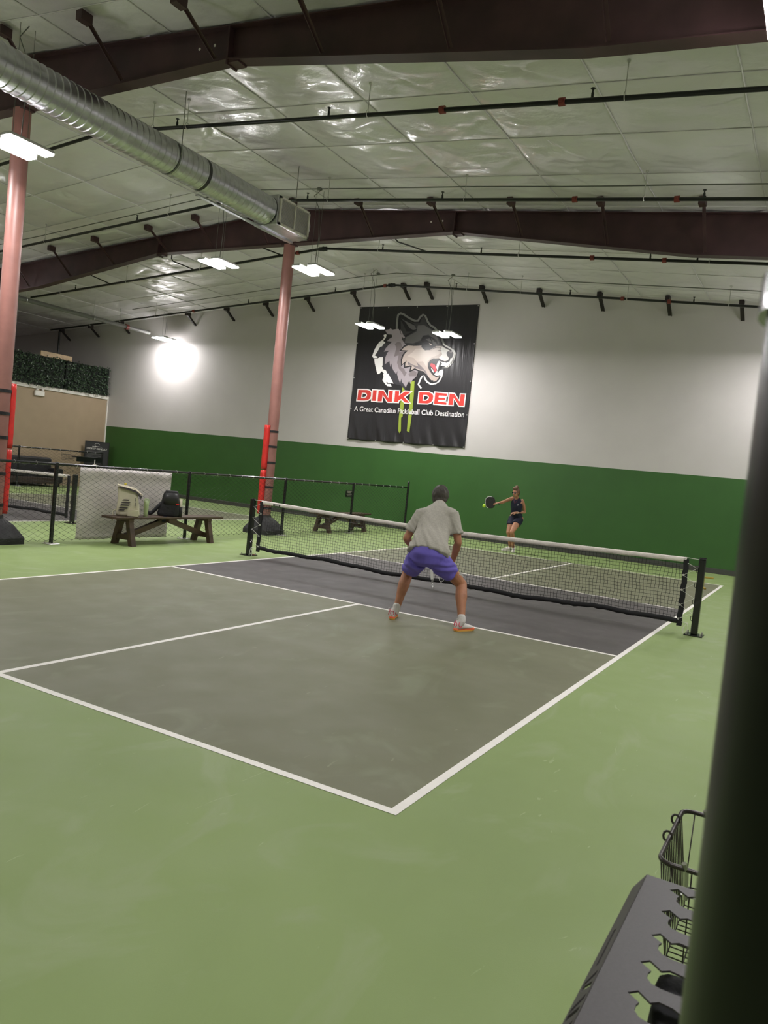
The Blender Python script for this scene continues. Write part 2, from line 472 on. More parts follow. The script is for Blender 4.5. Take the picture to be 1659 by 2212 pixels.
# ------------------------------------------------------------------ spiral duct
def duct():
    cx, cz, r = -4.10, 5.755, 0.235
    t = thing('air_duct', 'silver spiral air duct running under the roof to a louvred outlet box', 'duct', (cx, 0.4, cz))
    m = MB()
    def seg(y0, y1, nm):
        m = MB(); rs = []
        y = y0; n = 40; pit = 0.105
        while y < y1-1e-6:
            for dy, dr in ((0, 0), (0.070, 0.001), (0.080, 0.010), (0.097, 0.010)):
                yy = y+dy
                if yy < y1: rs.append([V(cx+(r+dr)*math.cos(2*PI*k/n), yy+pit*0.0*k, cz+(r+dr)*math.sin(2*PI*k/n)) for k in range(n)])
            y += pit
        rs.append([V(cx+r*math.cos(2*PI*k/n), y1, cz+r*math.sin(2*PI*k/n)) for k in range(n)])
        m.rings(rs, caps=False); autosmooth(m.build(nm, GALV, t), 30)
    seg(-10.5, -1.16, 'duct_section'); seg(-1.10, 0.46, 'duct_section')
    for y in (-1.13, 0.48):
        m = MB(); n = 40
        m.rings([[V(cx+q*math.cos(2*PI*k/n), yy, cz+q*math.sin(2*PI*k/n)) for k in range(n)] for q, yy in ((r-.002, y-.03), (r+.010, y-.03), (r+.010, y+.03), (r-.002, y+.03))], caps=False)
        autosmooth(m.build('joint_band', GALVDARK, t), 30)
    # outlet box
    a = 0.245
    m = MB(); m.bbox((cx-a, 0.47, cz-a), (cx+a, 1.38, cz+a), 0.006); m.build('outlet_box', GALV, t)
    m = MB(); n = 40
    m.rings([[V(cx+q*math.cos(2*PI*k/n), yy, cz+q*math.sin(2*PI*k/n)) for k in range(n)] for q, yy in ((.235, 1.38), (.235, 1.43), (.22, 1.445), (.05, 1.45))])
    autosmooth(m.build('end_cap', GALV, t), 30)
    for s in (1, -1):
        xo = cx+s*a
        g = MB()
        y0, y1, z0, z1 = 0.52, 1.36, cz-0.235, cz+0.235
        for lo, hi in (((y0, z0), (y1, z0+.035)), ((y0, z1-.035), (y1, z1)), ((y0, z0), (y0+.035, z1)), ((y1-.035, z0), (y1, z1)), (((y0+y1)/2-.012, z0), ((y0+y1)/2+.012, z1))):
            g.box((min(xo, xo+s*.022), lo[0], lo[1]), (max(xo, xo+s*.022), hi[0], hi[1]))
        grille = g.build('grille', OFFWHITE, t); partlabel(grille, 'white framed louvre grille')
        for k in range(17):
            z = z0+.05+k*(z1-z0-.10)/16
            b = MB(); b.bar((xo+s*.010, y0+.036, z), (xo+s*.010, y1-.036, z), 0.014, 0.004, up=(0.6*s, 0, 1)); b.build('louvre_slat', OFFWHITE, grille)
    for y in (-4.6, -1.75, 0.95):
        m = MB()
        m.tube([(cx+.24, y, cz), (cx+.24, y, cz+.3), (cx+.24, y, roofz(cx)-.02)], 0.006, 5)
        n = 24; m.rings([[V(cx+q*math.cos(2*PI*k/n), yy, cz+q*math.sin(2*PI*k/n)) for k in range(n)] for q, yy in ((r+.008, y-.012), (r+.012, y-.012), (r+.012, y+.012), (r+.008, y+.012))], caps=False) if y < .5 else None
        m.build('hanger', CONDUIT, t)
    # narrow condensate channel below
    m = MB(); m.box((cx-.17, -1.0, cz-r-.035), (cx-.10, 1.4, cz-r-.012)); m.build('bottom_rail', GALV, t)
duct()

# ------------------------------------------------------------------ sprinkler pipes
def branch(y, drop, label, x_lo, x_hi, coups, heads, hangers, arms=()):
    t = thing('sprinkler_pipe', label, 'pipe', (RIDGE, y, roofz(RIDGE)-drop))
    f = lambda x: roofz(x)-drop
    m = MB(); m.tube([(x_lo, y, f(x_lo)), (RIDGE-.04, y, f(RIDGE)-.006), (RIDGE+.04, y, f(RIDGE)-.006), (x_hi, y, f(x_hi))], 0.027, 10)
    autosmooth(m.build('pipe', PIPE, t), 50)
    m = MB(); m.cyl((RIDGE-.09, y, f(RIDGE)-.012), (RIDGE+.09, y, f(RIDGE)-.012), 0.048, 12); m.sphere((RIDGE, y, f(RIDGE)-.012), 0.055); m.build('elbow', PIPE, t, True)
    for x in coups:
        m = MB(); m.cyl((x-.035, y, f(x)), (x+.035, y, f(x)), 0.045, 12); m.box((x-.02, y-.065, f(x)-.018), (x+.02, y+.065, f(x)+.018))
        partlabel(m.build('coupling', COUPLING, t), 'dull red grooved coupling')
    for x in heads:
        m = MB(); m.cyl((x, y, f(x)), (x, y, f(x)+.075), 0.016, 8); m.cyl((x, y, f(x)+.075), (x, y, f(x)+.12), 0.010, 8); m.cyl((x, y, f(x)+.118), (x, y, f(x)+.124), 0.026, 10)
        m.build('sprinkler_head', PIPE, t)
    for x in hangers:
        m = MB(); n = 14
        m.tube([(x, y, f(x)+.06), (x, y, roofz(x)-.01)], 0.006, 5)
        m.tube([V(x, y+.036*math.sin(2*PI*k/n), f(x)+.012+.045*math.cos(2*PI*k/n)) for k in range(n)], 0.006, 5, closed=True)
        m.cyl((x, y, roofz(x)-.03), (x, y, roofz(x)-.005), 0.022, 8)
        m.build('hanger_rod', CHROME, t)
    for x in arms:
        m = MB(); m.tube([(x, y, f(x)), (x-.35, y-.02, f(x)+.12), (x-.72, y-.04, f(x)+.24), (x-.78, y-.04, f(x)+.30), (x-.78, y-.04, f(x)+.40)], 0.015, 8); m.build('sway_brace', PIPE, t)
branch(-1.55, 0.40, 'long black sprinkler pipe nearest the camera, under the top right roof panels', -16.0, 7.8, (0.15, 1.62, 4.5, -12), (-4.2, -1.5, 1.95, 4.8), (-4.7, -4.0, -0.9, 2.3, 5.5, -8, -11.5))
branch(1.45, 0.40, 'black sprinkler pipe passing just right of the duct outlet box', -16.0, 7.8, (0.9, 2.35, -13), (-4.0, -1.3, 2.7, -8.3), (-3.55, -0.9, 1.9, 4.9, -7.4, -11.2, -14.2))
branch(4.50, 0.40, 'black sprinkler pipe with an elbow beside the top of the column', -15.9, 7.8, (-6.45, 0.35, 1.65), (-4.2, -1.9, 1.4, 2.2, -14.0), (-5.9, -4.3, -1.1, 2.4, -9.4, -12.0, -14.6), (-6.9, -9.6, -12.6, -3.1))
branch(7.65, 0.40, 'black sprinkler pipe running close to the back wall above the banner', -19.2, 7.8, (-5.95, 0.2, 1.2, -12.6), (-7.5, -3.9, -1.0, 1.7, -10.5), (-6.6, -3.6, -2.2, 0.3, 2.4, -14.2, -15.8, -17.2))
def main_pipe():
    t = thing('sprinkler_main', 'thick grey pipe slanting towards the bright lamp at the far left', 'pipe', (-15.4, 4, 5.35))
    m = MB(); m.tube([(-15.4, -6, 5.36), (-15.4, 8.55, 5.36)], 0.062, 14); autosmooth(m.build('pipe', PIPEGREY, t), 50)
    for y in (4.0, 6.3):
        m = MB(); m.tube([(-15.4, y, 5.46), (-15.4, y, roofz(-15.4)-.01)], 0.008, 5); n = 16
        m.tube([V(-15.4+.068*math.sin(2*PI*k/n), y, 5.365+.075*math.cos(2*PI*k/n)) for k in range(n)], 0.007, 5, closed=True)
        m.build('hanger_rod', CHROME, t)
    m = MB(); m.cyl((-15.4, 7.55, 5.36), (-15.4, 7.65, 5.36), 0.085, 14); partlabel(m.build('coupling', COUPLING, t), 'dull red grooved coupling')
main_pipe()
m = MB(); m.tube([(-20.2, 8.75, 5.45), (-20.2, 8.75, 3.2)], 0.035, 8); tag(m.build('drop_pipe', PIPE), 'thin dark vertical pipe dropping behind the hedge at far left', 'pipe')

# ------------------------------------------------------------------ conduits with lamps
def conduit(y, drop, label, x0, x1):
    t = thing('wiring_conduit', label, 'conduit', (RIDGE, y, roofz(RIDGE)-drop))
    n = 24; pts = []
    for i in range(n+1):
        x = x0+(x1-x0)*i/n; pts.append((x, y+.01*math.sin(x*2), roofz(x)-drop-0.012*math.sin(x*3)**2))
    m = MB(); m.tube(pts, 0.010, 6); m.build('conduit_run', CONDUIT, t, True)
    return t
c2 = conduit(1.72, 0.10, 'thin grey wiring conduit above the duct outlet box', -13.6, 7.8)
c3 = conduit(7.50, 0.12, 'thin grey wiring conduit under the roof by the back wall', -15.1, 7.8)
for t, y, xx in ((c2, 1.72, (-3.95, -6.15, 3.9)), (c3, 7.5, (-3.94, -6.1, 3.9))):
    for x in xx:
        m = MB(); m.sphere((x, y, roofz(x)-.11), 0.055, 12, 6, (1, 1, .5)); m.build('junction_box', CONDUIT, t, True)

def lamp(x, y, z, label, first=[None]):
    if first[0] is None:
        t = thing('high_bay_light', label, 'lamp', (x, y, z), 'high bay lights')
        m = MB()
        for s in (-1, 1):
            b = MB(); b.bbox((x+s*.17-.095, y-.31, z), (x+s*.17+.095, y+.31, z+.045), .01); b.build('lamp_head', LAMPBODY, t)
            e = MB(); e.box((x+s*.17-.085, y-.30, z-.016), (x+s*.17+.085, y+.30, z-.001)); e.build('led_panel', LED, t)
        m.bbox((x-.06, y-.12, z+.02), (x+.06, y+.12, z+.10), .012); m.build('driver_box', LAMPBODY, t)
        for s in (-1, 1):
            c = MB(); c.tube([(x, y+s*.1, z+.09), (x, y+s*.1, z+1.45)], 0.004, 4); c.build('hanging_wire', CONDUIT, t)
        c = MB(); c.tube([(x+.02, y, z+.1), (x+.05, y, z+.6), (x+.0, y, z+1.1), (x-.12, y-.02, z+1.34), (x+.02, y, z+1.45)], 0.007, 5); c.build('power_cord', CONDUIT, t, True)
        first[0] = t; t['base'] = 1
        del t['base']
        return t
    f = first[0]
    return dup(f, Vector((x, y, z))-f.location, label, 'high bay lights')
lamp(-3.92, 1.72, 5.08, 'bright twin-bar hanging lamp just right of the column top')
lamp(-4.47, -3.81, 5.10, 'big glaring twin-bar lamp at the left edge under the duct')
lamp(-6.15, 1.64, 5.28, 'bright twin-bar hanging lamp left of the column, above the far beam edge')
lamp(-6.10, 7.35, 5.28, 'bright twin-bar lamp over the left edge of the wolf banner')
lamp(-3.94, 7.50, 5.08, 'bright twin-bar lamp in front of the wolf head on the banner')
lamp(-14.9, 8.75, 5.20, 'bright lamp close to the far back wall above its white glare')
lamp(4.10, -3.68, 5.08, 'glaring lamp cut by the top right corner of the picture')
for (x, y, z), w in (((3.9, 1.9, 5.08), 'over the right net post, just outside the picture'), ((3.9, 7.7, 5.08), 'over the far right corner of the near court, outside the picture'),
                     ((3.9, -10.2, 5.08), 'added behind the camera to brighten the near floor'), ((-14.9, 2.2, 5.2), 'added unseen over the other court for ambient light, left of the column'), ((-14.9, -2.8, 5.2), 'added beyond the left picture edge over the other court for ambient light'),  # unseen lamps added: one brightens the near floor, two give ambient light
                     ((-6.15, -4.2, 5.28), 'beyond the left picture edge just behind the left column'), ((-14.9, -8.6, 5.2), 'over the near end of the other court, outside the picture')):
    lamp(x, y, z, 'twin-bar hanging lamp '+w)
ART = [
('grey',1,[856,2862,907,2851,974,2809,1194,2831,1456,2357,1787,1479,1613,1621,1414,1657,1135,1948,1000,2041,973,2168,944,2424,758,2411,664,2458,772,2615,855,2707]),
('outline',1,[1495,2917,1412,3075,1328,3193,1311,3437,1327,3583,1381,3612,1467,3583,1635,3488,1835,3400,1966,3402,2031,3508,2099,3566,2138,3546,2232,3382,2338,3273,2457,3220,2582,3103,2691,2961,2801,2760,2955,2663,3111,2597,3153,2544,3140,2410,3076,2281,2961,2185,2888,2175,2903,2123,2995,2140,3125,2248,3196,2393,3210,2548,3142,2638,2981,2708,2846,2790,2742,2983,2627,3133,2491,3260,2372,3313,2282,3407,2185,3575,2078,3618,1980,3543,1928,3447,1848,3451,1661,3534,1492,3630,1370,3666,1268,3609,1248,3443,1267,3186,1357,3054,1439,2899]),
('white',1,[2784,2659,2965,2652,3113,2592,3148,2544,3141,2409,3078,2280,2961,2190,2903,2180,2920,2131,2994,2147,3123,2249,3195,2394,3202,2548,3142,2631,2973,2701,2782,2709]),
('white',1,[2826,2091,2841,2020,2822,1903,2765,1786,2680,1732,2551,1711,2445,1758,2372,1841,2290,1975,2197,1842,2137,1662,2247,1548,2285,1577,2189,1666,2245,1823,2292,1929,2328,1820,2414,1723,2548,1666,2702,1690,2807,1758,2871,1888,2892,2015,2876,2095]),
('ink',2,[1354,3205,1341,3440,1362,3571,1426,3579,1653,3468,1857,3379,1981,3372,2032,3479,2086,3555,2137,3530,2244,3355,2333,3271,2443,3210,2574,3087,2670,2957,2768,2760,2884,2685,3101,2551,3125,2491,2965,2277,2762,2274,2810,2153,2804,1910,2686,1754,2549,1750,2321,1928,2151,1893,2011,2199,1763,2505,1496,2971]),
('lavender',3,[920,3171,1066,3192,1086,3235,1153,3181,1359,3202,1444,3096,1519,2970,1659,2907,1879,2866,1977,2783,2173,2368,2149,2160,2080,1887,1967,1790,1908,1672,1863,1755,1803,1648,1777,1563,1693,1666,1631,1727,1608,1822,1582,1684,1507,1808,1456,1934,1463,2030,1425,1933,1322,2037,1261,2142,1258,2248,1219,2130,1183,2226,1166,2300,1025,2201,1015,2287,1021,2404,1068,2533,1135,2592,953,2558,1004,2660,1091,2756,1192,2842,1018,2857,1096,2927,1178,2969,1157,3043,1008,3054]),
('fur_shade',4,[1285,2779,1376,2843,1475,2822,1536,2717,1458,2548,1647,2592,1543,2443,1567,2127,1669,2087,1714,2004,1853,1944,1836,2090,2066,2012,2080,1887,1872,1881,1734,1836,1596,1980,1500,2083,1419,2251,1444,2463,1302,2419,1346,2673]),
('lavender',5,[1486,2094,1620,1980,1695,1856,1774,2005,1861,1881,1781,1637,1645,1770]),
('ink',6,[1713,2782,1579,2730,1463,2583,1679,2579,1628,2566,1559,2461,1533,2344,1563,2158,1688,2272,1641,2243,1661,2103,1847,2145,1856,2148,1838,1999,2007,2067,2151,2014,2262,1998,2366,1917,2469,1817,2536,1753,2581,1754,2601,1704,2734,1743,2805,1829,2838,1952,2695,1922,2609,1968,2514,2060,2458,2150,2452,2243,2490,2309,2570,2348,2707,2354,2772,2319,2910,2273,3043,2317,3068,2416,2996,2494,2985,2533,3084,2617,2884,2715,2788,2772,2590,2771,2494,2713,2395,2656,2273,2655,2205,2702,2210,2778,1925,2767]),
('top_grey',6,[1429,3548,1657,3430,1849,3358,2011,3356,2085,3531,2249,3309,2438,3170,2608,3027,2730,2790,2797,2715,2606,2744,2502,2911,2300,3017,2148,2987,2108,2879,2223,2787,2047,2802,1876,2754,1646,2753,1503,2908,1506,3033]),
('mid_grey',7,[1962,3295,2163,3303,2403,3170,2577,3002,2688,2805,2602,2783,2502,2911,2332,3039,2162,3014,2090,2879,1871,2801,1603,2815,1621,2971,1939,3126]),
('ink',8,[1335,3558,1428,3557,1853,3324,1952,3172,1703,3027,1567,2915,1449,3064,1384,3314]),
('mid_grey',9,[1399,3501,1514,3438,1856,3296,1932,3193,1828,3172,1717,3219,1574,3375]),
('top_grey',9,[1406,3439,1532,3282,1621,3126,1816,3126,1648,3049,1546,3002,1449,3127]),
('lavender',9,[1420,3189,1478,3127,1532,3033,1604,2965,1557,2933,1485,3002]),
('top_grey',8,[2027,3341,2093,3549,2150,3509,2268,3293]),
('fur',8,[1724,2741,1609,2697,1524,2606,1742,2598,1665,2539,1603,2444,1579,2338,1588,2212,1726,2319,1688,2235,1697,2151,1838,2185,1908,2183,1876,2046,2000,2112,2160,2053,2280,2034,2396,1944,2501,1843,2553,1793,2611,1794,2627,1754,2705,1776,2766,1850,2793,1913,2693,1879,2583,1938,2478,2039,2414,2141,2407,2255,2455,2338,2554,2386,2715,2394,2788,2354,2907,2315,3005,2347,3021,2408,2956,2479,2937,2550,3020,2612,2865,2682,2779,2733,2607,2732,2521,2680,2412,2617,2260,2615,2158,2687,2164,2739,1929,2727]),
('fur_light',9,[1973,2654,2150,2656,2263,2595,2471,2607,2699,2732,2782,2702,2766,2548,2659,2475,2482,2411,2378,2306,2373,2140,2238,2304,2050,2290,1944,2393,1723,2442,1878,2549]),
('fur_shade',9,[1765,2285,1930,2204,2112,2166,2027,2290,2206,2168,2362,2036,2448,1893,2278,2055,2157,2084,1997,2133,1907,2194,1775,2202]),
('white',10,[2781,2717,2865,2677,3021,2607,2937,2550,2957,2469,3021,2408,2994,2342,2906,2325,2788,2359,2724,2414,2806,2498,2756,2630]),
('white',3,[2779,2733,2797,2825,2854,2774,2986,2714,3142,2634,3183,2563,3161,2461,3109,2328,3011,2194,2925,2151,2879,2355]),
('nose',11,[2945,2576,3010,2602,3120,2572,3143,2522,3111,2410,3032,2409,2957,2474,2932,2540]),
('fur_shade',12,[2978,2586,3080,2577,3124,2542,3085,2537]),
('ink',10,[2455,2338,2554,2391,2716,2383,2744,2343,2826,2319,2982,2306,2981,2265,2785,2179,2759,2107,2787,2066,2794,1902,2693,1884,2583,1938,2478,2039,2414,2141,2407,2255]),
('red',11,[2478,2246,2523,2257,2620,2217,2695,2064,2644,2012,2561,2123,2485,2184]),
('white',12,[2745,2333,2764,2261,2732,2147,2732,2045,2663,2146,2685,2249,2723,2322]),
('white',12,[2502,2132,2565,2093,2620,2011,2624,1980,2559,2041]),
('white',12,[2628,1950,2707,2065,2730,1983,2789,1943,2724,1911]),
('white',12,[2759,2312,2979,2275,2966,2193,2795,2190,2834,2252]),
('white',12,[2739,1983,2766,2045,2808,2082,2859,2089,2862,2007,2817,1903,2789,1943]),
('ink',10,[2166,2926,2218,2988,2345,2998,2489,2957,2615,2865,2648,2773,2585,2726,2492,2726,2401,2715,2348,2766,2191,2807,1926,2753,1840,2674,1905,2727,1944,2805,2152,2843]),
('fur_light',11,[2366,2813,2464,2772,2472,2746,2408,2749]),
('mid_grey',11,[2249,2916,2375,2937,2457,2829,2337,2864]),
('mid_grey',11,[2420,2947,2522,2865,2599,2803,2626,2763,2510,2772,2453,2865]),
('ink',10,[2147,2734,2174,2755,2218,2677,2294,2631,2400,2622,2273,2608,2222,2641,2146,2695]),
('ink',10,[2514,2653,2614,2684,2703,2685,2761,2656,2767,2666,2704,2697,2610,2697,2508,2665]),
('ink',10,[2660,2587,2735,2613,2792,2589,2797,2600,2734,2626,2654,2599]),
('white',2,[958,3054,886,3033,920,2958,854,2883,771,2840,706,2754,643,2646,605,2538,574,2425,624,2372,749,2379,758,2411,652,2453,719,2529,761,2604,791,2669,836,2712,868,2702,916,2777,973,2820,893,2862,970,2948,985,3033]),
('white',2,[651,2356,763,2368,822,2401,939,2414,940,2350,955,2168,932,2146,976,2094,999,2051,932,1985,887,1942,827,1919,793,1939,731,2099,677,2238]),
('white',2,[964,2029,1012,2051,1076,2032,1119,1979,1124,1937,1160,1948,1260,1823,1370,1666,1239,1684,1217,1662,1164,1698,1126,1707,1169,1650,1280,1653,1319,1580,1177,1586,1095,1647,996,1751,1004,1795,1024,1838,1001,1923,1024,1945,957,1986]),
('green',1,[1668,1567,1737,1554,1768,1071,1768,757,1725,724,1761,349,1715,283,1670,359,1650,751,1657,1254]),
('green',1,[1916,1731,2032,1766,2050,1394,2058,1021,2048,647,2033,319,1946,360,1942,641,1938,1141]),
('white',4,[193,1481,528,1487,632,1459,696,1399,703,1278,670,1191,586,1136,454,1119,183,1114]),
('letter',5,[229,1451,525,1456,613,1433,661,1388,667,1284,639,1210,570,1165,449,1150,220,1146]),
('white',6,[356,1371,473,1370,532,1341,538,1289,512,1247,454,1218,348,1219]),
('black',7,[389,1342,465,1341,499,1324,502,1296,485,1268,443,1247,385,1248]),
('white',4,[684,1488,877,1487,875,1123,685,1122]),
('letter',5,[720,1457,841,1457,840,1154,721,1153]),
('white',4,[873,1481,1086,1482,1232,1293,1221,1486,1414,1485,1414,1118,1221,1116,1075,1297,1079,1119,868,1115]),
('letter',5,[908,1451,1070,1452,1249,1250,1255,1456,1379,1455,1379,1147,1237,1146,1059,1340,1045,1149,904,1146]),
('white',4,[1414,1487,1615,1487,1603,1369,1751,1488,2008,1475,1799,1303,1999,1129,1783,1120,1672,1208,1618,1174,1609,1121,1421,1121]),
('letter',5,[1450,1457,1581,1457,1582,1329,1765,1458,1961,1460,1748,1305,1951,1146,1795,1150,1673,1246,1586,1192,1579,1151,1455,1151]),
('white',4,[2192,1483,2526,1488,2644,1449,2696,1374,2692,1250,2625,1159,2517,1123,2190,1121]),
('letter',5,[2225,1454,2522,1459,2623,1425,2663,1368,2660,1260,2602,1183,2509,1152,2223,1151]),
('white',6,[2356,1383,2459,1384,2522,1357,2540,1309,2510,1254,2453,1225,2350,1221]),
('black',7,[2386,1355,2453,1356,2497,1337,2506,1313,2485,1275,2442,1253,2382,1250]),
('white',4,[2682,1491,3103,1475,3099,1354,2860,1356,2861,1359,3065,1351,3066,1242,2859,1239,2859,1246,3114,1230,3116,1112,2678,1128]),
('letter',5,[2715,1461,3070,1447,3068,1383,2831,1385,2825,1331,3033,1324,3033,1270,2826,1267,2826,1219,3082,1203,3084,1142,2711,1155]),
('white',4,[3117,1480,3309,1473,3454,1288,3451,1467,3639,1470,3633,1108,3456,1107,3300,1298,3308,1114,3110,1113]),
('letter',5,[3148,1450,3295,1445,3468,1246,3481,1439,3607,1441,3602,1136,3469,1136,3284,1339,3277,1143,3142,1142]),
]
# ------------------------------------------------------------------ chain link fences (run along y)
def chain_link(x, y0, y1, z0, z1, w=0.075, r=0.0033):
    m = MB(); n = int((y1-y0)/w); h = w/2*1.05
    kz = int((z1-z0)/h)
    for i in range(n):
        yc = y0+w*(i+.5); s = 1 if i % 2 else -1; pts = []
        for k in range(kz+1):
            sg = s if k % 2 else -s
            pts.append(V(x+0.004*sg, yc+sg*(w/2+.001), z0+k*h))
        m.tube(pts, r, 4, caps=False)
    return m
def fence(name_label, x, posts, z_top, y0, y1, rail_up=0.0, tall=None, r=0.0033, w=0.075, group=None):
    t = thing('chain_link_fence', name_label, 'fence', (x, (y0+y1)/2, 0), group)
    for y in posts:
        top = z_top+0.02
        if tall and abs(y-tall) < .01: top = z_top+0.15
        m = MB(); m.cyl((x, y, 0.01), (x, y, top), 0.030, 16); m.sphere((x, y, top), 0.031, 12, 6, (1, 1, .5))
        p = autosmooth(m.build('post', BLACKVINYL, t), 50)
        f = MB(); f.bbox((x-.09, y-.09, 0.0), (x+.09, y+.09, 0.012), .003)
        partlabel(f.build('foot_plate', CHROME, p), 'pale square foot plate')
        for dx, dy in ((-.06, -.06), (.06, -.06), (.06, .06), (-.06, .06)):
            f = MB(); f.cyl((x+dx, y+dy, .01), (x+dx, y+dy, .03), .010, 6); f.build('anchor_bolt', CHROME, p)
    m = MB(); m.cyl((x, y0, z_top), (x, y1, z_top), 0.021, 12); autosmooth(m.build('top_rail', BLACKVINYL, t), 50)
    chain_link(x+0.030, y0+.02, y1-.02, 0.05, z_top+.02, r=r, w=w).build('wire_mesh', MATTEBLACK, t)
    m = MB()
    for k in range(int((y1-y0)/.35)):
        y = y0+.2+k*.35; m.tube([V(x+.026*math.cos(a), y, z_top+.026*math.sin(a)) for a in [2*PI*q/8 for q in range(8)]], .003, 4, closed=True)
    m.build('tie_wires', CHROME, t)['kind'] = 'stuff'
    return t
fence('long waist-high black chain-link fence between the two courts', -5.36, (-7.7, -5.0, -2.25, 0.53, 3.40, 6.12, 8.95), 1.20, -7.7, 8.95, tall=8.95)
fence('far low black chain-link fence in front of the beige wall', -17.0, (-4.0, -1.0, 2.1, 5.25, 8.4), 1.22, -4.0, 8.4, w=0.095, r=0.004)
# fence on the right beside the camera, hidden behind the near post
tt = thing('chain_link_fence', 'black fence section beside the camera at the right edge', 'fence', (4.70, -8, 0))
m = MB(); m.cyl((4.70, -9.3, 1.22), (4.70, -6.9, 1.22), .021, 12); m.build('top_rail', BLACKVINYL, tt, True)
m = MB(); m.cyl((4.70, -6.9, 0), (4.70, -6.9, 1.25), .03, 16); m.build('post', BLACKVINYL, tt, True)
chain_link(4.70, -9.25, -6.9, .05, 1.2).build('wire_mesh', MATTEBLACK, tt)

# dark tall post right beside the camera
POSTBLACK = nmat('post_powder_black', (0.004, 0.005, 0.004), 0.32, spec=0.3)
t = thing('gate_post', 'tall out-of-focus black post filling the right edge of the picture', 'post', (4.655, -9.45, 0))
pc = (4.6328, -9.4321)
m = MB(); m.cyl((pc[0], pc[1], 0), (pc[0], pc[1], 2.35), .062, 40); autosmooth(m.build('shaft', POSTBLACK, t), 50)
m = MB(); m.cyl((pc[0], pc[1], 1.672), (pc[0], pc[1], 1.690), .066, 40); autosmooth(m.build('clamp_ring', BLACKVINYL, t), 50)
m = MB(); m.bbox((pc[0]-.12, pc[1]-.12, 0), (pc[0]+.12, pc[1]+.12, .014), .004); m.build('foot_plate', BLACKVINYL, t)

# ------------------------------------------------------------------ vinyl sheet and small plaque on the fence
nx, nz = 30, 20
vs = []; fs = []
for j in range(nz+1):
    for i in range(nx+1):
        u, v = i/nx, j/nz
        y = -1.78+u*1.93; z = 0.05+v*1.125-0.01*math.sin(u*9)*(1-v)
        vs.append((-5.415-0.014*noise.noise(Vector((u*4, v*3, 2)))-0.008*math.sin(u*22)*v, y-0.02*(1-v)*u, z))
for j in range(nz):
    for i in range(nx):
        a = j*(nx+1)+i; fs.append((a, a+1, a+nx+2, a+nx+1))
mb = MB(); mb.v = [Vector(v) for v in vs]; mb.f = fs
o = mb.build('vinyl_sheet', VINYLSHEET, None, True)
sol = o.modifiers.new('solid', 'SOLIDIFY'); sol.thickness = 0.003
tag(o, 'pale grey vinyl sheet hung on the fence behind the bench with bags', 'sheet')
BEIGELINES = nmat('plaque_print', (0.6, 0.55, 0.48), 0.6)
t = thing('fence_plaque', 'small dark plaque with pale lines fixed high on the fence', 'sign', (-5.33, 5.87, .95))
m = MB(); m.bbox((-5.325, 5.73, .875), (-5.312, 6.02, 1.035), .003); m.build('plate', BLACK, t)
for k, (a, b) in enumerate(((5.77, 5.98), (5.80, 5.95), (5.76, 5.99), (5.79, 5.96))):
    m = MB(); m.box((-5.3125, a, 1.01-k*.036), (-5.310, b, 1.018-k*.036)); m.build('printed_line', BEIGELINES, t)

